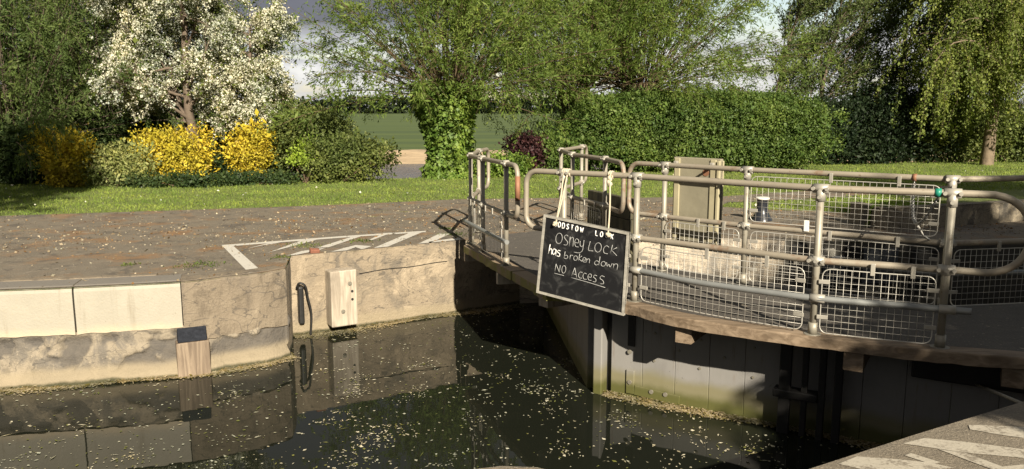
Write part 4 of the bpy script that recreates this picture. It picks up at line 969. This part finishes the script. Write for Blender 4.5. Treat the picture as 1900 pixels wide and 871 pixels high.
# grass blades and daisies
rg = rgn(21); n = 330000
X = rg.uniform(-15, 19, n); Y = rg.uniform(10, 25.5, n)
asp_poly = ASP; keep = inpoly(X, Y, isl) & ~inpoly(X, Y, asp_poly) & (np.abs(X) < Y * .70 + .6) & (rg.random(n) < np.clip(15 / Y, .35, 1) ** 1.2)
X = X[keep]; Y = Y[keep]; n = len(X); p = np.stack([X, Y, np.full(n, -.012)], 1); m_ = 16000; iu = rg.integers(0, nb - 1, m_) * nx + rg.integers(0, 22, m_); fu = rg.random((m_, 1)); fv = rg.random((m_, 1))
p = np.concatenate([p, (RAISED[iu] * (1 - fu) + RAISED[iu + 1] * fu) * (1 - fv) + (RAISED[iu + nx] * (1 - fu) + RAISED[iu + nx + 1] * fu) * fv]); n = len(p); a = np.stack([rg.normal(0, .45, n), rg.normal(0, .45, n), np.ones(n)], 1)
stuff(leaves_obj('grass', p, a, .034, .011, rg, BLADE), 'short mown grass of the lawn behind the quay', 'grass')
rg = rgn(25); m_ = 420; X = rg.uniform(-13, 14, m_); Y = rg.uniform(11, 22, m_); k = inpoly(X, Y, isl) & ~inpoly(X, Y, ASP); X = X[k]; Y = Y[k]
p = np.stack([X, Y, np.full(len(X), .05)], 1); stuff(leaves_obj('daisies', p, rg.normal(0, 1, p.shape) * [1, 1, .2], .03, .03, rg, BLOSS), 'tiny white daisies dotted over the lawn', 'flowers')
# asphalt litter
rg = rgn(22); n = 26000; X = rg.uniform(-12, 7, n); Y = rg.uniform(6.5, 15.2, n); lum = Lump(rg, 1.6); dens = 1 / (1 + np.exp(-6 * (lum(np.stack([X, Y * 1.5, 0 * X], 1)) + .1)))
k = inpoly(X, Y, ASP) & (rg.random(n) < dens * .8 + .12); X = X[k]; Y = Y[k]; n = len(X)
p = np.stack([X, Y, np.full(n, .004)], 1); a = np.stack([rg.normal(0, 1, n), rg.normal(0, 1, n), rg.uniform(-.02, .35, n)], 1)
stuff(leaves_obj('leaf_litter', p, a, .024, .016, rg, LITTER), 'dry brown leaf litter scattered over the quay paving', 'litter')
# weeds growing in the paving cracks
rg = rgn(23); WP = [(372, 492, .22), (565, 456, .22), (672, 448, .16), (845, 436, .18), (830, 425, .12), (520, 478, .10), (240, 492, .08)]
cs = []
for (px, py, r) in WP:
    q = G(px, py); m = int(190 * r / .2); cs.append(np.stack([q[0] + rg.normal(0, r * .55, m), q[1] + rg.normal(0, r * .45, m), np.full(m, .003)], 1))
p = np.concatenate(cs); a = np.concatenate([rg.normal(0, .9, (len(p), 2)), rg.uniform(.2, 1, (len(p), 1))], 1)
stuff(leaves_obj('weeds', p, a, .018, .012, rg, L_BRA), 'low yellow green weeds in the cracks of the quay paving', 'weeds')
# floating petals: clumped drift on the water, and the stranded rim along walls and gate
rg = rgn(24); n = 110000; X = rg.uniform(-6, 4.2, n); Y = rg.uniform(3.3, 10.3, n); la = Lump(rg, 2.2, 12); lb = Lump(rg, 6, 12); lc_ = Lump(rg, 14, 12); Q = np.stack([X, Y, 0 * X], 1)
f = la(Q) * .7 + lb(Q) * .9 + lc_(Q) * .8
WPOLY = LWALL + RECESS + [(.45, 10.3), (.74, 7.1), (.84, 6.9), (4.3, 4.85), (2.9, 4.33), (1.4, 3.3), (.1, 3.3), (-12, -1)]
k = inpoly(X, Y, WPOLY) & (rg.random(n) < np.clip(.055 + .46 / (1 + np.exp(-9 * (f - .66))), 0, 1)) & (np.abs(X) < Y * .72 + .3)
X = X[k]; Y = Y[k]; n = len(X); p = np.stack([X, Y, np.full(n, WATER + .004)], 1); a = np.stack([rg.normal(0, 1, n), rg.normal(0, 1, n), 0 * X], 1); a /= np.linalg.norm(a, axis=1)[:, None]
def flat(name, p, a, L, Wd, rg, mt):
    n = len(p); side = np.stack([-a[:, 1], a[:, 0], 0 * a[:, 0]], 1); L = L * rg.lognormal(0, .55, n)[:, None]; W2 = Wd * rg.lognormal(0, .45, n)[:, None] / 2
    m = p + a * L * rg.uniform(.3, .7, n)[:, None]; up = np.array([0, 0, .002]); V = np.stack([p, m + side * W2 + up * rg.random((n, 1)), p + a * L, m - side * W2], 1).reshape(-1, 3)
    return link(name, np_mesh(name, V, np.arange(len(V)).reshape(-1, 4)), mt)
stuff(flat('floating_petals', p, a, .017, .012, rg, PETAL), 'pale fallen petals and flecks drifting on the dark water', 'petals')
ps = []
def rim(poly, dens, wid, side=1):
    P = np.array([q[:2] for q in poly], float); sg = np.linalg.norm(np.diff(P, axis=0), axis=1); s_ = np.concatenate([[0], np.cumsum(sg)]); m = int(dens * s_[-1]); t = rg.uniform(0, s_[-1], m)
    x = np.interp(t, s_, P[:, 0]); y = np.interp(t, s_, P[:, 1]); i = np.clip(np.searchsorted(s_, t) - 1, 0, len(P) - 2); dx = np.diff(P, axis=0)[i] / sg[i][:, None]
    off = -.01 + np.abs(rg.normal(0, wid, m)) * (1 + .6 * np.sin(t * 3)); ps.append(np.stack([x + dx[:, 1] * off, y - dx[:, 0] * off, WATER + .006 + np.clip(.03 - off, 0, .03) * rg.random(m)], 1))
rim(offset([q for q in LWALL if q[0] > -8], .05), 2550, .05); rim(RECESS, 1870, .08); rim([(.84, 6.97), (2.9, 5.75)], 1700, .035)
p = np.concatenate(ps); n = len(p); a = rg.normal(0, 1, (n, 3)); a[:, 2] = 0; a /= np.linalg.norm(a, axis=1)[:, None]
stuff(flat('petal_scum', p, a, .018, .013, rg, SCUM), 'rim of stranded petals and scum along the wall foot and gate', 'scum')
# small weeds rooted at the waterline
for k, (px, py, lab) in enumerate(((690, 590, 'low green weed tuft on the recess wall waterline right of the fender'), (575, 610, 'small weed under the cable at the recess wall foot'), (320, 680, 'green weed sprig at the foot of the timber rubbing post'), (1240, 740, 'bright weed sprig on the near gate waterline'))):
    q = np.array(G(px, py, WATER)); rg = rgn(60 + k); m = 70; pp = q + np.stack([rg.normal(0, .10 if k == 0 else .035, m), rg.normal(0, .03, m), np.abs(rg.normal(0, .02, m))], 1)
    o = leaves_obj('weed_tuft', pp, np.concatenate([rg.normal(0, .8, (m, 2)), rg.uniform(.2, 1.2, (m, 1))], 1), .035, .012, rg, L_IVY); tag(o, lab, 'weed')

# --- far wood on the horizon
rg = rgn(30); n = 26000; X = rg.uniform(-260, 200, n); lw_ = Lump(rg, .05); lw2 = Lump(rg, .3)
hh = 5.2 + 1.0 * lw_(np.stack([X, 0 * X, 0 * X], 1)) + .7 * lw2(np.stack([X, 0 * X, 0 * X], 1)); Z = -.9 + hh * rg.uniform(0, 1, n) ** .8
p = np.stack([X, 316 + rg.uniform(0, 10, n), Z], 1); stuff(leaves_obj('far_wood', p, rg.normal(0, 1, (n, 3)), 1.3, 1.0, rg, L_FAR), 'dark line of distant trees beyond the pasture', 'wood')

# --- pollard willows
def pollard(label, base, hz, rods, L, rg, sprd=(8, 88), trunk_r=.42, leafy=(10, 14), lean=(0, 0, 0), group='pollard willows behind the quay', name='pollard_willow', tl=(0, 0), t0=.34, lm=None, bark=None, leaf=(.082, .021)):
    root = thing(name, label, 'tree', base, group); T = Tree(rg); b = np.array(base, float); head = b + np.array([tl[0], tl[1], hz])
    T.tb.add(catmull([b + [0, 0, -.1], b * .5 + head * .5 + [.03, 0, 0], head], 5), np.array([1.1, 1.0, .92, .88, .86, .86, .88, .95, 1.05, 1.1, .9]) * trunk_r, 10)
    for i in range(rods):
        az = rg.uniform(0, 6.283); el = R(sprd[0] + (sprd[1] - sprd[0]) * rg.random() ** 1.15); d = np.array([math.cos(az) * math.cos(el), math.sin(az) * math.cos(el), math.sin(el)])
        st_ = head + np.array([math.cos(az) * .32, math.sin(az) * .32, rg.uniform(-.25, .15)]) * (trunk_r / .42); LL = L * rg.uniform(.65, 1.1)
        low = max(0, 1 - el / R(45)); pts, ds = T.path(st_, d, LL, 8, .045, (lean[0], lean[1], lean[2] + .05 - .20 * low))
        T.tb.add(pts, np.linspace(.015, .003, len(pts)) * rg.uniform(.7, 1.4), 4)
        for k in range(leafy[0]):
            t = rg.uniform(t0, 1) ** .85 * 7.99; j = int(t); f_ = t - j; q = pts[j] * (1 - f_) + pts[j + 1] * f_
            td = ds[j] * .7 + rg.normal(0, .5, 3) + [0, 0, -.15]; tp, td_ = T.path(q, td, rg.uniform(.3, .75), 4, .12, (lean[0], lean[1], -.25 - .3 * low))
            if k % 3 == 0: T.tb.add(tp, np.linspace(.005, .002, 5), 3)
            T.leaf(tp, td_, leafy[1], .035, .55, .05)
    T.build(root, bark or BARK_P, lm or L_POL, *leaf); return root, head
pw, head1 = pollard('ivy clad pollard willow in the middle with a wide fan of thin rods', (*G(842, 328)[:2], -.01), 2.05, 170, 3.9, rgn(41), (10, 89), .45, (16, 28), tl=(-.12, 0))
# ivy on its trunk
rg = rgn(42); b = np.array((*G(842, 328)[:2], 0.)); n = 2600; z = rg.uniform(0, 2.2, n); az = rg.uniform(0, 6.283, n)
rad = .42 + .26 * np.clip((z - .3) / 1.6, 0, 1) + .12 * Lump(rg, 2.6)(np.stack([np.cos(az), np.sin(az), z], 1)) + .22 * np.exp(-z / .25); cx = b[0] - .12 * z / 2.05 - .06
P = np.stack([cx + np.cos(az) * rad, b[1] + np.sin(az) * rad, z], 1); out = np.stack([np.cos(az), np.sin(az), -.2 + 0 * z], 1)
p, a = sprigs(P, out, 8, .05, rg, -.35); leaves_obj('ivy', p, rg.normal(0, .6, a.shape) + [0, 0, -.8], .085, .07, rg, L_IVY, pw, np.repeat(out + [0, 0, .5], 8, 0))
pollard('second pollard willow with its dark head behind the left end of the hedge', (1.75, 22.4, -.01), 2.15, 130, 4.2, rgn(43), (16, 89), .45, (16, 28), tl=(-.05, 0))
pollard('third pollard willow with tall brown rods rising above the hedge middle', (3.75, 23.6, -.01), 2.35, 215, 4.9, rgn(44), (9, 89), .55, (17, 30), lean=(.04, 0, 0))

# --- big willow at left and shade-casting neighbours
def bushy(label, base, h, rg, name='willow', lm=None, spread=1.0, P=None, L=.085, Wd=.022, group=None, bark=None, r=.2, d0=(0, 0, 1), stems=1, keep=None):
    root = thing(name, label, 'tree', base, group); T = Tree(rg)
    for i in range(stems):
        d = np.array(d0) + (rg.normal(0, .35, 3) * [1, 1, .2] if stems > 1 else 0)
        T.grow(np.array(base) + [rg.normal(0, .12) * (stems > 1), rg.normal(0, .12) * (stems > 1), -.05], d, h, r, 0, P)
    T.build(root, bark or BARK, lm or L_WIL, L, Wd, keep=keep); return root
PW = [dict(seg=7, wob=.06, kids=15, angle=58, ratio=.52, rr=.5, tip=.35, **{'from': .10}), dict(seg=6, wob=.10, kids=9, angle=45, ratio=.52, rr=.5, trop=(0, 0, .12)), dict(seg=5, wob=.13, kids=9, angle=42, ratio=.6, rr=.5, trop=(0, 0, -.2), leaves=30, jit=.07, sides=4), dict(seg=4, wob=.12, trop=(.1, 0, -.4), leaves=62, jit=.075, sides=3)]
GW = 'tall leafy willows at the left edge'
pollard('huge leafy willow at the left edge behind the shaded golden shrub', (-12.2, 19.6, -.01), .7, 260, 5.6, rgn(51), (14, 88), .30, (20, 30), group=GW, name='willow', t0=.14, lm=L_WIL, bark=BARK)
pollard('pale willow rising between the huge left willow and the blossom tree', (-10.3, 21.2, -.01), .9, 200, 5.4, rgn(52), (30, 88), .25, (18, 28), group=GW, name='willow', t0=.14, lm=L_WIL, bark=BARK)
# --- hawthorn in blossom
hw_t = thing('hawthorn', 'hawthorn covered in cream white blossom behind the golden shrubs', 'tree', (-7.6, 19.2, 0)); T = Tree(rgn(53))
PH = [dict(seg=7, wob=.10, kids=18, angle=58, ratio=.32, rr=.42, tip=.3, **{'from': .2}), dict(seg=6, wob=.16, kids=9, angle=48, ratio=.5, rr=.5, trop=(0, 0, .12), tip=.3), dict(seg=4, wob=.2, kids=6, angle=50, ratio=.6, rr=.5, trop=(0, 0, -.05), sides=4, leaves=9, jit=.05), dict(seg=3, wob=.2, leaves=13, jit=.05, sides=3)]
for (bx_, d_, h_, r_) in (((-7.5, 19.2, 0), (-.05, 0, 1), 5.5, .13), ((-6.4, 19.3, 0), (.10, -.02, 1), 3.55, .09), ((-7.7, 19.5, 0), (-.09, 0, 1), 5.2, .08)): T.grow(bx_, d_, h_, r_, 0, PH)
p = np.concatenate(T.lp); a = np.concatenate(T.la); T.tb.build('trunk', BARK, hw_t)
rg = rgn(54); sel = rg.random(len(p)) < .50; cl = np.repeat(p[sel], 8, 0); cl = cl + rg.normal(0, .032, cl.shape)
leaves_obj('blossom', cl, rg.normal(0, 1, cl.shape) + [0, -.3, .4], .032, .032, rg, BLOSS, hw_t)
leaves_obj('crown', p + rg.normal(0, .03, p.shape), a, .05, .035, rg, L_HAW, hw_t)
# --- shrubs along the back of the lawn
GS = 'golden leaved shrubs along the lawn'
def at(px, py): return (*G(px, py)[:2], 0.)
shrub('golden_shrub', 'shaded golden shrub at the left end of the row', 'shrub', at(126, 346), (.74, .55, 1.18), L_YEL, rgn(70), 800, 10, (.06, .036), taper=.5, lump=.38, group=GS)
shrub('golden_shrub', 'wide sunlit golden shrub in front of the blossom tree', 'shrub', at(322, 338), (1.04, .65, 1.2), L_YEL, rgn(71), 1300, 10, (.06, .036), taper=.3, lump=.36, group=GS)
shrub('golden_shrub', 'narrow upright golden shrub nearest the green bramble bush', 'shrub', at(468, 336), (.55, .48, 1.28), L_YEL, rgn(72), 850, 10, (.06, .036), taper=.42, lump=.3, group=GS)
shrub('variegated_shrub', 'pale yellow green shrub between the shaded and the wide golden shrub', 'shrub', at(222, 345), (.62, .5, .88), L_VAR, rgn(73), 700, 9, (.055, .03), taper=.1)
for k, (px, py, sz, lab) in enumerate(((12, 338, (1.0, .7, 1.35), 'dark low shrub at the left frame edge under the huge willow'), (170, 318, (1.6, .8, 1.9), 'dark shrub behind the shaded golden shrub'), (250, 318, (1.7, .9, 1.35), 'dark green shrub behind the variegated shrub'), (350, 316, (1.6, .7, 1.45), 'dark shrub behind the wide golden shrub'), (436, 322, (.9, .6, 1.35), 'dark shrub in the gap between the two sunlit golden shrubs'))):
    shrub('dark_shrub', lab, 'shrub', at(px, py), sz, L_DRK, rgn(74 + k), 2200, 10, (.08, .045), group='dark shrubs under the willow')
for k, (px, py, sz, lab) in enumerate(((330, 347, (1.15, .28, .26), 'low dark green plants along the foot of the wide golden shrub'), (478, 342, (.85, .28, .25), 'low dark green plants along the foot of the narrow golden shrub'))):
    shrub('edging_plant', lab, 'plant', at(px, py), sz, L_DRK, rgn(80 + k), 460, 8, (.05, .032), stems=3)
shrub('bramble_bush', 'tall green bramble bush beside the narrow golden shrub', 'bush', at(580, 332), (1.0, .8, 1.75), L_BRA, rgn(83), 1900, 10, (.06, .036), lump=.3)
shrub('bramble_bush', 'low spreading bramble bush beside the river view', 'bush', at(648, 337), (.88, .55, .98), L_BRA, rgn(84), 1300, 10, (.06, .036), lump=.3)
shrub('bramble_bush', 'dark leafy bush at the foot of the blossom tree, right side', 'bush', at(515, 322), (.7, .6, 2.15), L_HED, rgn(85), 1300, 10, (.07, .042), lump=.3)
shrub('lime_shrub', 'small lime green shrub in front of the tall bramble bush', 'bush', at(567, 339), (.26, .22, .98), L_LIME, rgn(86), 260, 9, (.05, .035), zmin=.5)
shrub('purple_shrub', 'purple leaved shrub between the ivy trunk and the hedge', 'shrub', at(975, 322), (.50, .42, .98), L_PUR, rgn(87), 700, 10, (.06, .036), lump=.35)
shrub('ground_ivy', 'low ivy mound between the ivy trunk and the purple shrub', 'plant', at(915, 327), (.85, .5, .50), L_IVY, rgn(88), 700, 9, (.06, .045), stems=2)
shrub('ground_ivy', 'low leafy mound at the foot of the hedge, left end', 'plant', at(1035, 320), (.75, .5, 1.0), L_HED, rgn(89), 800, 9, (.06, .04), stems=2)
shrub('thin_willow_shrub', 'thin olive willow bush behind the purple shrub', 'shrub', (.75, 22.4, -.1), (.8, .6, 1.7), L_BRA, rgn(90), 420, 7, (.075, .02), lump=.4, fill=.5)
# the clipped hedge
shrub('hedge', 'long rounded clipped hedge behind the railings', 'hedge', (4.80, 21.6, 0), (3.52, 1.3, 2.03), L_HED, rgn(91), 18000, 13, (.056, .035), lump=.06, k=6, fill=.28, stems=16, square=2.7, lobes=0)
# understorey at right, the first two shrubs with tree shade in their leaf colour
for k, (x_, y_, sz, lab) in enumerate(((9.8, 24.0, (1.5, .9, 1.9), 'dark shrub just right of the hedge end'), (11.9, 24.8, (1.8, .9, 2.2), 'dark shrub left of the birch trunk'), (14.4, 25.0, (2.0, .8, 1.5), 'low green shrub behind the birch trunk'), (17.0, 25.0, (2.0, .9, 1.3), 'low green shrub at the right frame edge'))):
    shrub('understorey_shrub', lab, 'shrub', (x_, y_, 0), sz, (L_SHADE, L_SHADE, L_BRA, L_BRA)[k], rgn(92 + k), 2600, 10, (.085, .05), group='understorey shrubs at right')
# windblown poplars
PP = [dict(seg=8, wob=.03, kids=28, angle=34, ratio=.34, rr=.35, tip=.25, trop=(.10, 0, 0), **{'from': .06}), dict(seg=6, wob=.07, kids=11, angle=30, ratio=.45, rr=.5, trop=(.45, 0, .35), tip=.3, sides=4, leaves=25, jit=.06), dict(seg=4, wob=.12, trop=(.6, 0, .1), leaves=80, jit=.065, sides=3)]
for k, (x_, y_, h_) in enumerate(((8.4, 26.0, 6.0), (9.7, 25.6, 6.8), (11.0, 26.4, 7.4), (12.3, 25.8, 7.4), (13.8, 26.6, 7.8), (15.6, 26.4, 8.0), (17.6, 26.4, 8.0))):
    bushy(('windblown tree at the left end of the tall row behind the hedge', 'windblown tree second from the left of the tall row behind the hedge', 'windblown tree third from the left of the tall row behind the hedge', 'tall windblown tree of the row, nearest left of the birch', 'tall windblown tree of the row directly behind the birch', 'tall windblown tree of the row behind the right side of the birch', 'tall windblown tree of the row at the right frame edge')[k], (x_, y_, 0), h_, rgn(100 + k), 'windblown_tree', L_POP, P=PP, L=.095, Wd=.030, group='row of windblown trees', r=.09)
# weeping birch
br = thing('weeping_birch', 'weeping birch with hanging leafy strands and a pale rugged trunk at right', 'tree', (*G(1830, 306)[:2], 0)); T = Tree(rgn(110)); b = np.array((*G(1830, 306)[:2], 0.)); rg = T.rg
tp = catmull([b + [0, 0, -.1], b + [.05, 0, 1.3], b + [.10, 0, 2.6], b + [.25, 0, 4.2], b + [.1, 0, 7.0]], 5); T.tb.add(tp, np.linspace(.19, .05, len(tp)), 10); tp = np.array(tp)
lb = Lump(rg, 1.1, 10)
for i in range(60):
    z_ = rg.uniform(2.2, 6.6); j = int(np.clip(np.searchsorted(tp[:, 2], z_), 1, len(tp) - 1)); az = rg.uniform(0, 6.283) if i % 3 else rg.uniform(2.4, 4.2)
    Lb = rg.uniform(1.3, 3.5) * (1.1 - .06 * z_); pts, ds = T.path(tp[j], (math.cos(az), math.sin(az) * .8, .75), Lb * 1.25, 8, .07, (0, 0, -.26)); T.tb.add(pts, np.linspace(.035, .010, 9), 5)
    for k in range(13):
        t = rg.uniform(.25, 1) * 7.99; m_ = int(t); q = pts[m_] + rg.normal(0, .12, 3); L_h = rg.uniform(.9, 2.7) * (1 + .35 * lb([q])[0]); L_h = min(L_h, max(.4, q[2] - .55 - .3 * rg.random()))
        hp, hd = T.path(q, (rg.normal(0, .3), rg.normal(0, .3), -.5), L_h, 6, .05, (.03, 0, -.35)); T.tb.add(hp, np.linspace(.005, .002, 7), 3); T.leaf(hp, hd, int(85 * L_h), .06, .7, 0)
T.build(br, BARK_B, L_BIR, .056, .042)

# --- trees of the near bank, behind and beside the viewer: they throw the shade on the right and far left
def near_tree(label, u, al, z0, z1, ru, rl, rg, n=1500, leaf=.16):
    """u across the sunbeam, al along it (m); crown between z0 and z1"""
    X = u * -SY - al * SX; Y = u * SX + al * -SY
    root = thing('bank_tree', label, 'tree', (X, Y, 0), 'trees of the near bank'); lu = Lump(rg, 1.4); d = rg.normal(0, 1, (n, 3)); d /= np.linalg.norm(d, axis=1)[:, None]; rr = rg.random(n) ** .4 * (1 + .35 * lu(d * 2))
    P = np.stack([X + d[:, 0] * rr * ru, Y + d[:, 1] * rr * rl, (z0 + z1) / 2 + d[:, 2] * rr * (z1 - z0) / 2], 1); p, a = sprigs(P, d, 12, .16, rg); leaves_obj('crown', p, a, leaf, leaf * .6, rg, L_WIL, root)
    tb = Tubes(); tb.add([(X, Y, -.1), (X, Y, z0 * .6), (X + .1, Y, (z0 + z1) / 2)], [.2, .16, .05], 8)
    for k in range(9): tb.add([(X, Y, z0 * .8), (P[k] + np.array([X, Y, (z0 + z1) / 2])) / 2, P[k]], [.07, .04, .01], 5)
    tb.build('trunk', BARK, root)
near_tree('tall narrow tree on the near bank behind the viewer, left', -4.4, -1.2, 8.6, 12.4, 1.5, 1.5, rgn(120), 430)
near_tree('spreading tree on the near bank behind the viewer, right', 6.4, -6.5, .8, 7.4, 2.1, 2.2, rgn(121), 2000)
near_tree('round tree on the near bank, second from the left behind the viewer', 9.3, -7.0, 1.5, 9.6, 2.4, 2.4, rgn(124), 2200)
near_tree('tall tree on the near bank farther right', 14.4, -8.0, 2.0, 13.2, 4.4, 3.0, rgn(122), 3600)
near_tree('small tree on the near bank close to the painted hatching', 4.75, -4.6, 1.5, 5.0, 1.0, 1.2, rgn(123), 480)
